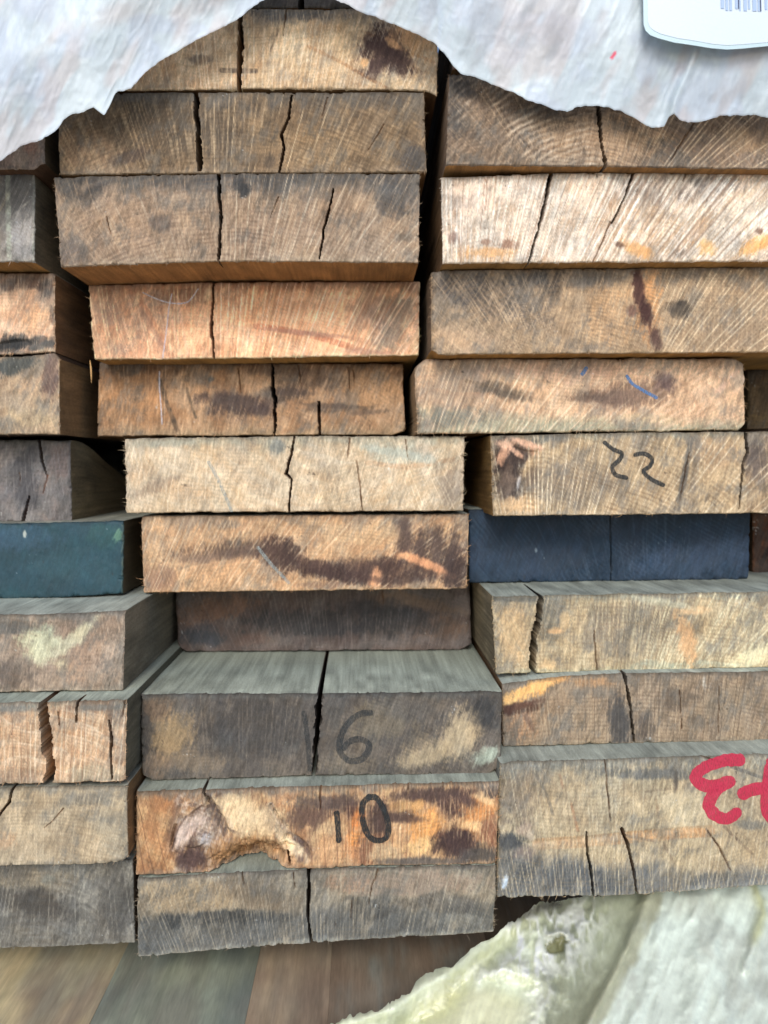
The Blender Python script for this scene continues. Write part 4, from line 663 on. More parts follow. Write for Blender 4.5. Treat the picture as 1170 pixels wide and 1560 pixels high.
timber('R7', 'pale weathered timber with grey dusty top and gaping crack near its left end', 1.035,
       [(750, 909), (815, 908), (960, 905), (1290, 900)], [(756, 1027), (1000, 1021), (1290, 1014)], (196, 168, 128),
       [('mot', (166, 140, 106), 24, .5, .75), ('mot', (214, 188, 148), 18, .56, .7), ('rays', 860, 2000, 800, (160, 132, 100), .5, .6), ('rings', 900, 1700, 7, (150, 122, 92), .4), ('b', 785, 965, 26, 46, 0, (206, 166, 120), .8), ('b', 940, 960, 60, 40, 0, (170, 142, 110), .7), ('b', 1000, 950, 60, 30, 0, (156, 134, 106), .6), ('b', 870, 970, 20, 40, 0, (206, 172, 128), .6),
        ('b', 1044, 975, 14, 40, -15, (212, 160, 112), .8), ('b', 1054, 930, 24, 8, 0, (206, 164, 120), .7), ('b', 1120, 970, 50, 40, -30, (190, 168, 132), .6), ('b', 1150, 1000, 40, 18, -20, (226, 206, 160), .8), ('rays', 930, 1190, 150, (222, 200, 160), .6, .58), ('b', 840, 930, 16, 60, 0, (136, 128, 110), .7), ('b', 846, 960, 10, 5, 0, (206, 160, 112), .8), ('ln', [(908, 930), (912, 1020)], 3, (130, 104, 80), .5),
        ('e', 't', 16, (132, 130, 116), .85), ('e', 'b', 8, (176, 172, 142), .6), ('b', 1020, 1012, 60, 6, 0, (160, 164, 142), .6), ('b', 1100, 1010, 60, 5, 0, (166, 168, 146), .5)],
       [([(812, 884), (824, 908), (822, 935), (815, 965), (811, 1000), (813, 1028)], [3, 9, 10, 11, 12, 6], 120, (58, 46, 38)), ([(905, 960), (909, 1022)], [1.2, 2], 16)],
       sides={'t': (154, 158, 144), 'l': (122, 108, 84)}, rough=1.5, wob=1.5)
timber('R8', 'brown timber with a bright orange sliver torn at its upper left corner', 1.015,
       [(765, 1042), (860, 1030), (960, 1026), (1270, 1022)], [(767, 1138), (950, 1133), (1270, 1127)], (152, 126, 100),
       [('mot', (130, 106, 84), 30, .5, .7), ('mot', (176, 146, 114), 20, .6, .6), ('rays', 960, 2200, 800, (176, 148, 116), .5, .58), ('rings', 960, 2000, 7, (122, 98, 76), .45), ('b', 880, 1095, 60, 34, 0, (166, 138, 108), .6), ('b', 790, 1100, 26, 30, -20, (196, 142, 100), .8), ('b', 835, 1080, 40, 14, -30, (152, 120, 90), .6),
        ('b', 808, 1050, 52, 11, -22, (236, 164, 90), .98), ('b', 846, 1035, 20, 8, -10, (226, 156, 90), .9), ('b', 784, 1064, 22, 7, -22, (240, 176, 104), .9), ('b', 796, 1078, 30, 8, -14, (112, 64, 40), .9), ('b', 775, 1082, 10, 8, 0, (104, 58, 38), .85), ('b', 945, 1100, 16, 40, 0, (92, 80, 70), .85), ('b', 980, 1110, 14, 26, 0, (112, 92, 76), .7), ('b', 1030, 1065, 30, 16, 0, (118, 94, 72), .7), ('b', 1110, 1070, 50, 24, 0, (146, 124, 98), .6), ('b', 905, 1040, 40, 7, 0, (192, 136, 88), .6), ('e', 't', 8, (132, 112, 90), .6), ('e', 'b', 7, (150, 130, 104), .5), ('ln', [(800, 1090), (812, 1112)], 4, (120, 84, 60), .6), ('b', 1072, 1040, 3, 14, 0, (206, 196, 180), .7)],
       [([(951, 1020), (955, 1050), (961, 1080), (966, 1134)], [4.6, 4.4, 3, 2.4], 60, (44, 34, 28)), ([(1036, 1052), (1038, 1110)], [1, .8], 8), ([(1096, 1045), (1094, 1120)], [1, .8], 8)], sides={'l': (120, 90, 60)})
timber('R9', 'thick grey edged lowest timber of the right column with red painted strokes', .965,
       [(762, 1166), (780, 1161), (960, 1156), (1240, 1147)], [(757, 1369), (960, 1365), (1240, 1344)], (176, 152, 118),
       [('mot', (158, 132, 102), 40, .52, .6), ('mot', (192, 168, 132), 26, .6, .6), ('rays', 980, 2300, 700, (196, 172, 138), .5, .58), ('b', 790, 1210, 40, 44, 0, (150, 120, 90), .7), ('b', 860, 1220, 60, 40, 20, (182, 154, 118), .6), ('b', 920, 1200, 30, 50, 0, (176, 160, 132), .6), ('b', 1060, 1235, 70, 26, 0, (194, 168, 130), .7), ('b', 990, 1190, 44, 22, 0, (156, 140, 112), .6), ('b', 1030, 1190, 4, 20, 0, (110, 92, 74), .7), ('ln', [(985, 1206), (1030, 1200), (1031, 1176)], 4, (116, 98, 78), .7),
        ('b', 1140, 1290, 60, 34, 20, (180, 150, 112), .6), ('e', 't', 30, (126, 122, 110), .9), ('b', 990, 1178, 90, 10, 0, (118, 112, 100), .7), ('ln', [(818, 1180), (835, 1215), (842, 1240)], 4, (104, 94, 82), .7), ('ln', [(852, 1180), (858, 1200)], 4, (160, 112, 82), .5), ('ln', [(870, 1225), (880, 1265)], 4, (150, 96, 66), .6), ('ln', [(922, 1150), (926, 1200), (930, 1250)], 2.6, (110, 98, 82), .7), ('ln', [(1000, 1220), (1003, 1244)], 5, (158, 118, 84), .5),
        ('ln', [(820, 1286), (900, 1281), (950, 1277), (1010, 1271), (1080, 1266)], 18, (186, 134, 92), .5), ('ln', [(960, 1274), (1070, 1268)], 13, (204, 144, 90), .55), ('half', [(757, 1286), (860, 1304), (950, 1320), (1000, 1312), (1040, 1334), (1180, 1325), (1240, 1320)], 14, (100, 98, 95), .95), ('b', 860, 1335, 90, 20, 8, (98, 98, 98), .75), ('b', 790, 1320, 24, 30, 0, (90, 90, 90), .75), ('b', 776, 1282, 22, 14, 0, (84, 82, 78), .85), ('b', 800, 1264, 12, 14, -30, (132, 104, 82), .8), ('b', 808, 1272, 6, 10, -20, (186, 160, 130), .8), ('b', 1080, 1336, 40, 9, -8, (104, 100, 94), .6),
        ('b', 796, 1298, 18, 12, 0, (160, 124, 104), .7), ('ln', [(955, 1274), (1010, 1284), (1024, 1310)], 4, (130, 108, 86), .7), ('ln', [(1076, 1264), (1100, 1295), (1112, 1325)], 3.4, (112, 92, 74), .8), ('ln', [(1104, 1260), (1128, 1284), (1146, 1300)], 4, (120, 98, 78), .7), ('ln', [(1036, 1138), (1075, 1154), (1120, 1170), (1165, 1186)], 5, (92, 86, 78), .8), ('e', 'b', 9, (140, 136, 128), .55), ('b', 770, 1345, 4, 12, 20, (186, 194, 204), .8), ('b', 1140, 1256, 30, 8, 0, (130, 122, 108), .6), ('ln', [(1130, 1185), (1160, 1150)], 2, (206, 190, 160), .6)],
       [([(893, 1268), (895, 1300), (900, 1330), (904, 1368)], [1.4, 2.6, 3.4, 2.4], 40, (30, 26, 24)), ([(948, 1264), (956, 1285), (966, 1330), (971, 1370)], [4.6, 4, 3, 3], 44, (104, 62, 34)), ([(921, 1156), (925, 1200), (930, 1246)], [1, 1.6, .6], 10), ([(1078, 1266), (1096, 1292), (1113, 1326)], [1.2, 1.8, .8], 12), ([(1036, 1139), (1076, 1154), (1116, 1168)], [2.4, 2.6, 1], 20)],
       sides={'t': (154, 158, 144), 'l': (110, 108, 100), 'b': (90, 84, 76)}, rl=3, groove=[([(800, 1285), (900, 1277), (1010, 1266), (1090, 1261)], 6, 1.4)], rough=1.2, rnd=3.5)
# two timbers the film hides
timber('U1', 'timber end hidden behind the cloudy plastic at upper left', 1.02, [(-250, -40), (80, -42)], [(-250, 112), (80, 112)], (150, 116, 96), [('mot', (120, 80, 66), 30, .5, .7)])
timber('U2', 'timber end hidden behind the cloudy plastic at upper right', 1.0, [(690, -40), (1240, -40)], [(690, 104), (1240, 108)], (150, 116, 100), [('mot', (126, 84, 70), 30, .5, .7)])

# ------------------------------------------------------------------ writing and crayon on the timbers
mark('R5', 'painted_number', [[(921, 674), (933, 684), (947, 691), (943, 701), (933, 711), (937, 723), (954, 728)], [(967, 693), (981, 691), (993, 699), (990, 710), (980, 718), (992, 730), (1010, 739)]], 6.6, INK_BLACK, 'black hand written number 22')
mark('C9', 'painted_number', [[(565, 1086), (548, 1088), (530, 1102), (519, 1124), (518, 1144), (530, 1158), (548, 1158), (560, 1146), (561, 1133), (548, 1126), (532, 1130), (524, 1140)]], 9.5, INK_FADED, 'faded black hand written digit 6')
mark('C9', 'painted_number', [[(463, 1086), (467, 1112), (470, 1140), (472, 1172)]], 8, INK_FAINT, 'rubbed faint digit 1 beside the split')
mark('C10', 'painted_number', [[(513, 1238), (515, 1260), (516, 1280)], [(563, 1213), (552, 1226), (553, 1250), (561, 1272), (574, 1280), (588, 1276), (592, 1258), (585, 1234), (574, 1216), (562, 1214)]], 9, INK_BLACK, 'black hand written number 10')
mark('R9', 'painted_symbol', [[(1127, 1158), (1106, 1158), (1084, 1164), (1066, 1174), (1060, 1186), (1072, 1196), (1092, 1197), (1112, 1190)], [(1096, 1198), (1084, 1214), (1080, 1228), (1090, 1242), (1108, 1247), (1122, 1238)], [(1131, 1209), (1150, 1202), (1178, 1198)], [(1176, 1160), (1170, 1190), (1168, 1230), (1180, 1250)]], 19, INK_RED, 'red painted hand drawn strokes')
mark('R4', 'crayon_mark', [[(893, 561), (887, 570)]], 6, INK_BLUE)
mark('R4', 'crayon_mark', [[(955, 573), (963, 584), (978, 594), (1000, 606)]], 5, INK_BLUE)
mark('C6', 'chalk_mark', [[(318, 704), (332, 730), (346, 762), (353, 778)]], 5, INK_PALE)
mark('C7', 'chalk_mark', [[(393, 834), (412, 858), (440, 888)]], 5, INK_PALE)
mark('C4', 'glue_thread', [[(262, 448), (258, 466), (254, 500), (248, 545)], [(218, 446), (240, 456), (262, 462), (286, 460), (302, 440)]], 2, INK_WHITE)
mark('C5', 'glue_thread', [[(243, 566), (243, 590), (245, 616), (247, 646)]], 2.2, INK_WHITE)

for key, n, sd in (('C1', 26, 'rb'), ('C2', 70, 'rb'), ('C3', 90, 'lrb'), ('C4', 40, 'lrb'), ('C5', 24, 'rb'), ('C6', 80, 'lr'), ('C7', 50, 'lrb'), ('C8', 16, 'lb'), ('C9', 70, 'lrb'), ('C10', 70, 'lr'), ('C11', 80, 'lrb'),
                   ('L1', 14, 'b'), ('L2', 24, 'rb'), ('L3', 24, 'rb'), ('L4', 10, 'b'), ('L6', 30, 'rb'), ('L7', 40, 'rb'), ('L8', 30, 'rb'), ('L9', 24, 'rb'),
                   ('R1', 50, 'lb'), ('R2', 50, 'lb'), ('R3', 60, 'lb'), ('R4', 80, 'lrb'), ('R5', 50, 'lb'), ('R7', 80, 'lb'), ('R8', 40, 'lb'), ('R9', 80, 'lb')):
    fringe(key, n, sd)
# ------------------------------------------------------------------ plastic film
def film_mat(name, rough, transl, bump, fq):
    m = bpy.data.materials.new(name); m.use_nodes = True
    t = m.node_tree; N = t.nodes; L = t.links; b = N['Principled BSDF']; out = N['Material Output']
    at = N.new('ShaderNodeAttribute'); at.attribute_name = 'Col'
    L.new(at.outputs['Color'], b.inputs['Base Color']); b.inputs['Roughness'].default_value = rough; b.inputs['Specular IOR Level'].default_value = .5
    tc = N.new('ShaderNodeTexCoord'); mp = N.new('ShaderNodeMapping'); mp.inputs['Rotation'].default_value = (0, math.radians(18), 0); mp.inputs['Scale'].default_value = (1.5, 1, .45)
    n = N.new('ShaderNodeTexNoise'); n.inputs['Scale'].default_value = fq; n.inputs['Detail'].default_value = 5; n.inputs['Roughness'].default_value = .65
    L.new(tc.outputs['Object'], mp.inputs[0]); L.new(mp.outputs[0], n.inputs[0])
    bp = N.new('ShaderNodeBump'); bp.inputs['Strength'].default_value = bump; bp.inputs['Distance'].default_value = .0015
    L.new(n.outputs[0], bp.inputs['Height']); L.new(bp.outputs[0], b.inputs['Normal'])
    tl = N.new('ShaderNodeBsdfTranslucent'); L.new(at.outputs['Color'], tl.inputs[0]); L.new(bp.outputs[0], tl.inputs['Normal'])
    m1 = N.new('ShaderNodeMixShader'); m1.inputs[0].default_value = transl; L.new(b.outputs[0], m1.inputs[1]); L.new(tl.outputs[0], m1.inputs[2])
    tr = N.new('ShaderNodeBsdfTransparent'); m2 = N.new('ShaderNodeMixShader')
    mr = N.new('ShaderNodeMapRange'); mr.inputs[1].default_value = .3; mr.inputs[2].default_value = .7; mr.inputs[3].default_value = -.05; mr.inputs[4].default_value = .05
    L.new(n.outputs[0], mr.inputs[0]); ad = N.new('ShaderNodeMath'); ad.use_clamp = True; L.new(at.outputs['Alpha'], ad.inputs[0]); L.new(mr.outputs[0], ad.inputs[1])
    L.new(ad.outputs[0], m2.inputs[0]); L.new(tr.outputs[0], m2.inputs[1]); L.new(m1.outputs[0], m2.inputs[2]); L.new(m2.outputs[0], out.inputs[0])
    return m
M_FILM = film_mat('cloudy_white_film', .42, .06, .12, 90)
M_FILM2 = film_mat('yellowed_film', .36, .1, .16, 90)

def mixa(c, col, a):
    a = np.clip(a, 0, 1)[..., None]; return c * (1 - a) + np.array(col, float) * a

def sheet(name, X, Y, dep, col, alpha, mat, label, cat, thick=.0004):
    ny, nx = X.shape
    P = np.stack([(X - VX) / F * dep, dep, (VY - Y) / F * dep], -1).reshape(-1, 3)
    idx = np.arange(nx * ny).reshape(ny, nx)
    Q = np.stack([idx[:-1, :-1], idx[1:, :-1], idx[1:, 1:], idx[:-1, 1:]], -1).reshape(-1, 4)
    C = lin(col).reshape(-1, 3)
    c0 = P.mean(0)
    o = make_mesh(name, P - c0, Q, C, mat, sharp=0)
    o.location = c0
    at = o.data.color_attributes['Col']; rgba = np.concatenate([C, alpha.reshape(-1, 1)], 1).astype(np.float32); at.data.foreach_set('color', rgba.ravel())
    tag(o, label, cat)
    return o

edge = [(-260, 330), (-60, 270), (0, 246), (18, 232), (35, 221), (62, 214), (84, 200), (98, 182), (110, 174), (128, 170), (142, 163), (150, 170), (159, 176), (168, 160), (175, 143), (180, 139), (188, 138), (200, 134), (222, 110), (245, 93), (275, 75), (300, 61), (330, 46), (362, 29), (385, 10), (398, 2), (412, -5), (450, -9), (490, -7), (510, -1), (530, 8), (552, 20), (575, 27), (612, 42), (640, 53), (664, 68), (676, 80), (690, 100), (702, 112), (722, 118), (750, 128), (775, 138), (800, 150), (825, 160), (850, 168), (864, 170), (880, 163), (905, 161), (925, 164), (945, 169), (965, 180), (985, 192), (1000, 195), (1012, 192), (1019, 178), (1027, 174), (1035, 182), (1050, 186), (1068, 186), (1085, 180), (1100, 176), (1130, 176), (1150, 176), (1170, 178), (1260, 184)]
xs = np.arange(-260, 1262, 2.2); vs = np.linspace(0, 1, 110) ** 1.15
ye = np.interp(xs, [p[0] for p in edge], [p[1] for p in edge]) + 1.6 * (vn(xs / 4, xs * 0, 5) - .5) + 2 * (vn(xs / 11, xs * 0, 6) - .5)
X = np.tile(xs, (len(vs), 1)); Y = ye[None] + (-130 - ye[None]) * vs[:, None]
X = X + 4 * (fbm(X / 20, Y / 20, 2, 9) - .5) * sst(0, 20, ye[None] - Y)
ca, sa = .42, -.907
al = X * ca + Y * sa; ac = -X * sa + Y * ca
ridge = 1 - np.abs(2 * fbm(ac / 38, al / 130, 2, 21) - 1)
ridge2 = 1 - np.abs(2 * fbm(X / 22, Y / 22, 3, 25) - 1)
dc, _ = seg_dist(X, Y, [(1062, 70), (1046, 110), (1028, 150), (1014, 196)])
ys_ = np.convolve(np.pad(ye, 40, mode='edge'), np.hanning(83)[1:-1] / np.hanning(83).sum(), 'valid'); des = ys_[None] - Y; de = ye[None] - Y
dep = D * (.955 - .022 * sst(-20, 160, des)) - PX * (1.8 * ridge ** 2 + 1.0 * ridge2 + .8 * (1 - np.abs(2 * fbm(ac / 12, al / 60, 2, 29) - 1)) ** 3 + 7 * (fbm(X / 90, Y / 90, 2, 28) - .5) + 7 * np.exp(-(dc / 7) ** 2) + 8 * sst(-10, 10, X - np.interp(Y, [70, 110, 150, 196], [1062, 1046, 1028, 1014])) * sst(1000, 1030, X))
c = np.zeros(X.shape + (3,)) + np.array((204, 216, 221.))
c = mixa(c, (216, 226, 228), sst(.42, .66, fbm(ac / 60, al / 120, 3, 31)) * .8)
c = mixa(c, (198, 208, 226), sst(.5, .7, fbm(X / 55, Y / 55, 3, 33)) * .45)
c = mixa(c, (204, 190, 186), sst(.54, .76, fbm(ac / 34, al / 90, 3, 37)) * .5)
c = mixa(c, (192, 198, 204), sst(.5, .7, fbm(ac / 20, al / 70, 3, 39)) * .45 * sst(450, 700, X))
c = mixa(c, (196, 162, 152), sst(26, 4, np.abs(Y - 30 + (X - 150) * .33)) * sst(120, 180, X) * sst(240, 180, X) * .25)
c = mixa(c, (190, 206, 208), np.exp(-(dc / 5) ** 2) * .4)
d_red, _ = seg_dist(X, Y, [(932, 88), (937, 81)]); c = mixa(c, (244, 110, 130), sst(3.6, 1.2, d_red))
c = c * (1 + .05 * (fbm(ac / 4, al / 30, 2, 41) - .5) + .03 * (fbm(X / 4, Y / 4, 2, 43) - .5))[..., None]
alpha = .96 - .16 * sst(.46, .72, fbm(ac / 40, al / 80, 3, 47)) - .35 * sst(4, 0, de)
sheet('plastic_wrap', X, Y, dep, c * np.array((1.0, 1.0, .995)), alpha, M_FILM, 'cloudy white plastic wrap with ragged torn edge hanging over the top timbers', 'plastic wrap')

# label in a clear pocket stuck on the wrap
def plain_mat(name, col, rough, spec=.5):
    m = bpy.data.materials.new(name); m.use_nodes = True; b = m.node_tree.nodes['Principled BSDF']
    n = m.node_tree.nodes.new('ShaderNodeTexNoise'); n.inputs['Scale'].default_value = 60; n.inputs['Detail'].default_value = 3
    r = m.node_tree.nodes.new('ShaderNodeMix'); r.data_type = 'RGBA'; cc = lin(col)
    r.inputs[6].default_value = (*(cc * .94), 1); r.inputs[7].default_value = (*np.minimum(cc * 1.05, .92), 1)
    m.node_tree.links.new(n.outputs[0], r.inputs[0]); m.node_tree.links.new(r.outputs[2], b.inputs['Base Color'])
    b.inputs['Roughness'].default_value = rough; b.inputs['Specular IOR Level'].default_value = spec
    return m
M_CARD = plain_mat('white_label_card', (212, 222, 230), .5)
M_POCKET = plain_mat('pale_blue_clear_film', (196, 216, 218), .25)
M_BAR = plain_mat('pale_blue_print', (170, 190, 214), .6)
M_BARD = plain_mat('dark_blue_print', (78, 88, 116), .6)
lab = bpy.data.objects.new('label_pocket', None); COL.objects.link(lab); KL = D * .918
lab.location = wx(1110, 20, KL); tag(lab, 'white barcode label in a clear pocket at the top right corner', 'label')
LO = np.array(lab.location)
low = [(980, 38), (983, 48), (990, 55), (1002, 60), (1025, 67), (1050, 71), (1080, 76), (1105, 78), (1130, 76), (1170, 71), (1215, 68), (1240, 60), (1246, 45)]
def slab(name, pts_low, top_y, mat, lift, inset=0, thick=1.2):
    n = 60; xs = np.linspace(pts_low[0][0], pts_low[-1][0], n)
    xs = np.unique(np.concatenate([xs, [p[0] for p in pts_low]])); yl = np.interp(xs, [p[0] for p in pts_low], [p[1] for p in pts_low])
    v = np.linspace(0, 1, 14)
    Xg = np.tile(xs, (14, 1)); Yg = yl[None] + (top_y - yl[None]) * v[:, None]
    dp = KL - PX * (lift + 3 * np.sin((Xg - 980) / 60) + 2 * np.sin(Yg / 40))
    def pos(dd): return np.stack([(Xg - VX) / F * KL, dd, (VY - Yg) / F * KL], -1).reshape(-1, 3) - LO
    idx = np.arange(Xg.size).reshape(Xg.shape); m = Xg.size
    Q = [np.stack([idx[:-1, :-1], idx[:-1, 1:], idx[1:, 1:], idx[1:, :-1]], -1).reshape(-1, 4)]
    Q.append(Q[0][:, ::-1] + m)
    r = np.concatenate([idx[:-1, 0], idx[-1, :-1], idx[:0:-1, -1], idx[0, :0:-1]]); r2 = np.roll(r, -1)
    Q.append(np.stack([r, r2, r2 + m, r + m], -1))
    return make_mesh(name, np.concatenate([pos(dp), pos(dp + thick * PX)]), np.concatenate(Q), None, mat, lab)
slab('clear_border', low, -110, M_POCKET, 0)
inner = [(986, 34), (989, 43), (996, 49), (1006, 54), (1030, 61), (1055, 65), (1082, 70), (1105, 72), (1130, 70), (1168, 66), (1212, 62), (1234, 55), (1240, 42)]
slab('card', inner, -104, M_CARD, .5, thick=.4)
for mat, bars in ((M_BAR, [(1096, 5), (1103, 4), (1109, 4), (1118, 4), (1124.5, 2), (1131, 5), (1138, 3), (1145, 6), (1153, 3), (1164, 4), (1170, 3), (1177, 5), (1186, 3)]), (M_BARD, [(1122.4, 1.6), (1156.5, 2), (1174, 1.6), (1182, 2)])):
    V = []; Q = []
    for k, (bx, bw) in enumerate(bars):
        b0 = 19 if k % 3 else 16
        for (xa, ya) in ((bx, b0), (bx + bw, b0), (bx + bw, -70), (bx, -70)):
            V.append(np.array([(xa - VX) / F * KL, KL - PX * (.5 + .25 + 3 * math.sin((xa - 980) / 60) + 2 * math.sin(ya / 40) + .5), (VY - ya) / F * KL]) - LO)
        Q.append([4 * k, 4 * k + 1, 4 * k + 2, 4 * k + 3])
    make_mesh('barcode', np.array(V), np.array(Q), None, mat, lab)

# torn yellowed film at the bottom right
edge2 = [(440, 1592), (500, 1561), (540, 1548), (575, 1538), (600, 1526), (625, 1508), (634, 1492), (648, 1482), (668, 1477), (690, 1470), (706, 1458), (722, 1444), (745, 1430), (768, 1414), (782, 1400), (800, 1390), (818, 1378), (850, 1372), (900, 1366), (985, 1352), (1260, 1330)]
xs = np.arange(440, 1262, 2.2); vs = np.linspace(0, 1, 150)
ye = np.interp(xs, [p[0] for p in edge2], [p[1] for p in edge2]) + 14 * (fbm(xs / 16, xs * 0, 4, 55) - .5) + 7 * (vn(xs / 3, xs * 0, 56) - .5) * sst(.5, .8, vn(xs / 23, xs * 0, 57))
X = np.tile(xs, (len(vs), 1)); Y = ye[None] + (1690 - ye[None]) * vs[:, None]
de = Y - ye[None]
def rg(pts, wd, x=X, y=Y, j=8):
    d, _ = seg_dist(x + j * (fbm(x / 14, y / 14, 3, 61) - .5), y + j * (fbm(x / 14, y / 14, 3, 62) - .5), pts); return np.exp(-(d / wd) ** 2)
crx = np.interp(Y, [1352, 1400, 1470, 1560, 1690], [990, 970, 938, 890, 820])
right = sst(-5, 9, X - crx)
valley = rg([(560, 1610), (622, 1562), (664, 1535), (703, 1495), (735, 1460), (772, 1428), (800, 1398)], 17, j=5)
rim = rg([(505, 1566), (600, 1534), (645, 1500), (700, 1474), (750, 1440), (800, 1402)], 15, j=5)
crest = rg([(640, 1546), (690, 1500), (730, 1480), (770, 1474), (800, 1482), (826, 1498), (834, 1516), (822, 1545), (812, 1580), (800, 1650)], 15, j=22)
crease = rg([(985, 1360), (966, 1410), (938, 1475), (912, 1520), (886, 1572), (830, 1680)], 8, j=3)
fold3 = rg([(1150, 1350), (1162, 1390), (1150, 1430), (1136, 1475)], 8); fold4 = rg([(1060, 1370), (1074, 1440), (1050, 1560)], 18); fold5 = rg([(900, 1385), (870, 1440), (862, 1520)], 10)
crm = rg([(790, 1400), (830, 1405), (880, 1400), (860, 1450), (800, 1460)], 40)
rd = 1 - np.abs(2 * fbm((X + .5 * Y) / 44, (Y - .5 * X) / 70, 3, 71) - 1); rd2 = 1 - np.abs(2 * fbm(X / 14, Y / 30, 3, 73) - 1); rd3 = 1 - np.abs(2 * fbm((X + .4 * Y) / 46, (Y - .4 * X) / 120, 3, 75) - 1)
hole = sst(1.2, .7, np.hypot((X - 851 + .5 * (Y - 1439)) / 13, (Y - 1439) / 12) + 1.9 * (fbm(X / 9, Y / 9, 3, 77) - .5)); lip = rg([(836, 1424), (848, 1420), (862, 1424)], 4, j=5)
hgt = 20 * rim - 30 * valley + 15 * crest + 12 * crease + 10 * right + 7 * fold3 + 9 * fold4 + 8 * fold5 + 6 * rd * (1 - .6 * right) + 10 * rd2 * crm + 1.0 * rd2 + 10 * rd3 * right + 5 * rg([(1010, 1380), (1000, 1460), (960, 1560)], 10) * right + 6 * rg([(1110, 1370), (1090, 1450), (1100, 1560)], 16) - 9 * hole + 6 * lip
t = (Y - 1370) / 210.
dep = .478 - .075 * t - PX * hgt
dep = np.minimum(dep, 0.3075 * F / (Y - VY) - .0008)       # never sinks into the planks below
c = np.zeros(X.shape + (3,)) + np.array((214, 216, 196.))
c = mixa(c, (196, 198, 166), sst(.45, .7, fbm(X / 36, Y / 36, 3, 81)) * .7)
inside = sst(815, 835, X + 10 * (fbm(X / 12, Y / 12, 2, 83) - .5)) * (1 - right)
c = mixa(c, (172, 174, 148), inside * .85)
c = mixa(c, (214, 220, 208), right * .95); strip = right * sst(34, 20, X - crx + 14 * (fbm(X / 20, Y / 20, 2, 79) - .5)); c = mixa(c, (184, 180, 152), strip * .8)
c = mixa(c, (190, 192, 180), right * sst(.5, .68, fbm(X / 40, Y / 60, 3, 85)) * .8)
c = mixa(c, (222, 222, 194), rim * .4); c = mixa(c, (166, 166, 124), valley * .55); c = mixa(c, (232, 228, 206), np.clip(crest, 0, 1) * .35); c = mixa(c, (238, 236, 226), sst(.62, .9, rd2) * np.clip(crm * 1.0 + .6 * crest + rg([(792, 1420), (800, 1450), (815, 1475)], 12), 0, 1) * .9); c = mixa(c, (216, 212, 178), crease * .6)  # valley tinted darker olive: the fold's shade is put into the colour
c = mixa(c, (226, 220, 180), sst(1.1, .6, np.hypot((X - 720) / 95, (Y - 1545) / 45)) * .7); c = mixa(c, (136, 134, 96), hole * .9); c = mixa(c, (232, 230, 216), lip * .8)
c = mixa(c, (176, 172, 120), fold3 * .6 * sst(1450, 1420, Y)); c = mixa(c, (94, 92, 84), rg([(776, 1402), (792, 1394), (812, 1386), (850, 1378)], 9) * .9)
c = c * (1 + .10 * (fbm((X * .95 + Y * .3) / 4, Y / 26, 2, 87) - .5) + .08 * (fbm(X / 6, Y / 6, 3, 89) - .5))[..., None]
alpha = np.full(X.shape, .97) - .2 * inside - .25 * strip - .14 * inside * sst(.35, .65, fbm(X / 30, Y / 60, 2, 91)) - .1 * right * sst(.5, .7, fbm(X / 30, Y / 30, 2, 93)) - .15 * sst(4, 0, de)
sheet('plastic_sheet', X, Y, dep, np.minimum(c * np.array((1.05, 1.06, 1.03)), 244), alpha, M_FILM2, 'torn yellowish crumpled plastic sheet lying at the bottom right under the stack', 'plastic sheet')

# ------------------------------------------------------------------ planks of the layer below, running back under the stack
ZP = -.310
def plank(xa, xb, base, ops, label, tint=1.0, z=ZP, seed=0, y0=.35, y1=1.3, thick=.03):
    nx = max(8, int((xb - xa) / .0011)); ys = np.concatenate([np.linspace(y0, .62, 110), np.linspace(.65, y1, 14)])
    xs = np.linspace(xa, xb, nx); Xg, Yg = np.meshgrid(xs, ys)
    mm = Xg * 1000; md = Yg * 1000
    h = -.0002 * np.clip(1 - np.minimum(Xg - xa, xb - Xg) / .0018, 0, 1) ** 2 + .0006 * (fbm(mm / 2.2, md / 60, 3, seed) - .5) + .001 * (fbm(mm / 20, md / 80, 2, seed + 1) - .5)
    c = np.zeros(Xg.shape + (3,)) + np.array(base, float)
    for k, (col, sx, sy, th, st) in enumerate(ops):
        c = mixa(c, col, sst(th - .2, th + .2, .6 * fbm(mm / (sx * 2), md / (sy * .5), 3, seed + 11 * k + 5) + .4 * fbm(mm / 22, md / 26, 3, seed + 11 * k + 6)) * st * .8)
    c = (.35 * c.mean(-1, keepdims=True) + .65 * c) * .92 * np.array(tint) * (1 + 0.14 * (fbm(mm / 1.6, md / 90, 3, seed + 91) - .5) + .3 * (fbm(mm / 9, md / 30, 3, seed + 93) - .5))[..., None]
    P = np.stack([Xg, Yg, z + h], -1).reshape(-1, 3); C = lin(np.clip(c, 0, 255)).reshape(-1, 3)
    idx = np.arange(Xg.size).reshape(Xg.shape)
    Q = [np.stack([idx[:-1, :-1], idx[:-1, 1:], idx[1:, 1:], idx[1:, :-1]], -1).reshape(-1, 4)]
    r = np.concatenate([idx[:-1, 0], idx[-1, :-1], idx[:0:-1, -1], idx[0, :0:-1]]); n0 = len(P)
    P2 = P[r].copy(); P2[:, 2] = z - thick; r2 = n0 + np.arange(len(r))
    Q.append(np.stack([r, np.roll(r, -1), np.roll(r2, -1), r2], -1))
    loc = np.array([(xa + xb) / 2, y0, z])
    o = make_mesh('plank', np.concatenate([P, P2]) - loc, np.concatenate(Q), np.concatenate([C, C[r] * .9]), M_FLOOR, extra=[list(r2[::-1])])
    o.location = loc; tag(o, label, 'plank', 'planks of the layer under the stack')
plank(-0.4133, -0.23352, (140, 118, 100), [((112, 84, 72), 14, 300, .5, .7), ((190, 150, 104), 8, 200, .56, .6)], 'brown plank at the far lower left corner under the stack', tint=(1.34, 1.34, 1.2), seed=501)
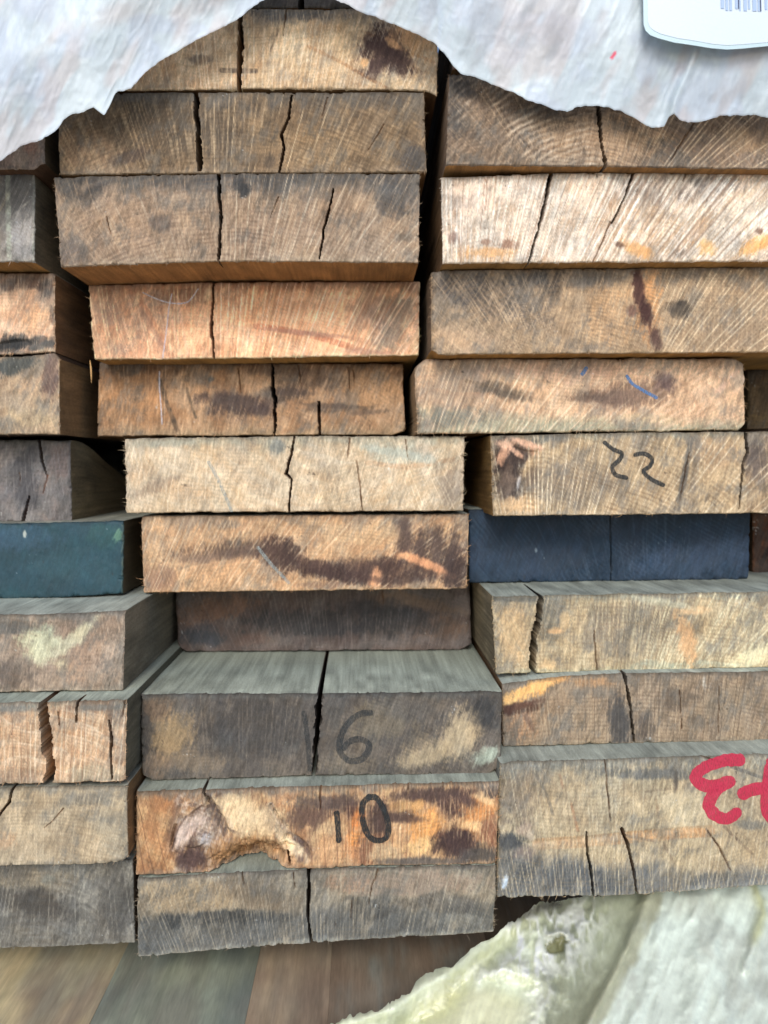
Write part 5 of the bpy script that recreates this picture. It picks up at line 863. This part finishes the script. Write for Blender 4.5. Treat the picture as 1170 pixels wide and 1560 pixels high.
plank(-0.2334, -0.15102, (150, 132, 108), [((120, 86, 76), 12, 260, .5, .75), ((198, 166, 116), 8, 240, .55, .7), ((132, 134, 128), 7, 160, .62, .5)], 'reddish brown streaked plank left of the grey green one at the bottom', tint=(1.34, 1.34, 1.2), seed=503)
plank(-0.1509, -0.06472, (136, 140, 120), [((112, 116, 112), 9, 300, .52, .7), ((178, 172, 134), 8, 260, .58, .6), ((128, 112, 100), 6, 240, .6, .6)], 'grey green weathered plank at the bottom below the corner of the lowest timber', tint=(1.12, 1.14, 1.08), seed=505)
plank(-0.0646, -0.01862, (128, 108, 80), [((124, 88, 62), 12, 260, .5, .6), ((176, 140, 92), 6, 260, .57, .6)], 'brown plank at the bottom right of the grey green one', z=ZP, tint=1.3, seed=507)
plank(-0.0185, 0.08148, (122, 102, 76), [((118, 84, 56), 12, 260, .5, .6), ((118, 132, 122), 4, 80, .66, .7)], 'brown plank running under the left edge of the yellowish plastic', z=ZP, tint=1.28, seed=509)
plank(0.0816, 0.22788, (140, 112, 78), [((112, 84, 58), 12, 260, .5, .6)], 'plank under the crumpled yellowish plastic', z=ZP, tint=.9, seed=511)
plank(0.2280, 0.41330, (140, 112, 78), [((112, 84, 58), 12, 260, .5, .6)], 'plank at the lower right corner under the plastic', z=ZP, tint=.9, seed=513)

V = np.array([(-30, -30, -.62), (30, -30, -.62), (30, 30, -.62), (-30, 30, -.62)], float)
gr = make_mesh('ground', V, np.array([[0, 1, 2, 3]]), None, plain_mat('pale_concrete', (176, 168, 156), .9, .2), sharp=0); gr['kind'] = 'structure'
# small loose sliver caught beside the salmon timber
sv = boards['C5']['o']
pts = [(137, 549, 1.0), (138.5, 560, 2.6), (139, 572, 2.2), (139.5, 584, .4)]
V = []; Q = []
for k, (px, py, wd) in enumerate(pts):
    for (ox, od) in ((-wd / 2, 0), (0, -1.2), (wd / 2, 0), (0, 1.2)):
        V.append(np.array(wx(px + ox, py, D * 1.1 + od * PX)))
    if k: Q += [[4 * k - 4 + a, 4 * k - 4 + (a + 1) % 4, 4 * k + (a + 1) % 4, 4 * k + a] for a in range(4)]
V = np.array(V); c0 = V.mean(0)
o = make_mesh('wood_sliver', V - c0, np.array(Q), np.tile(lin((226, 180, 120)), (len(V), 1)), M_WOOD); o.location = c0
tag(o, 'thin pale wood sliver poking out left of the salmon timber', 'wood sliver')
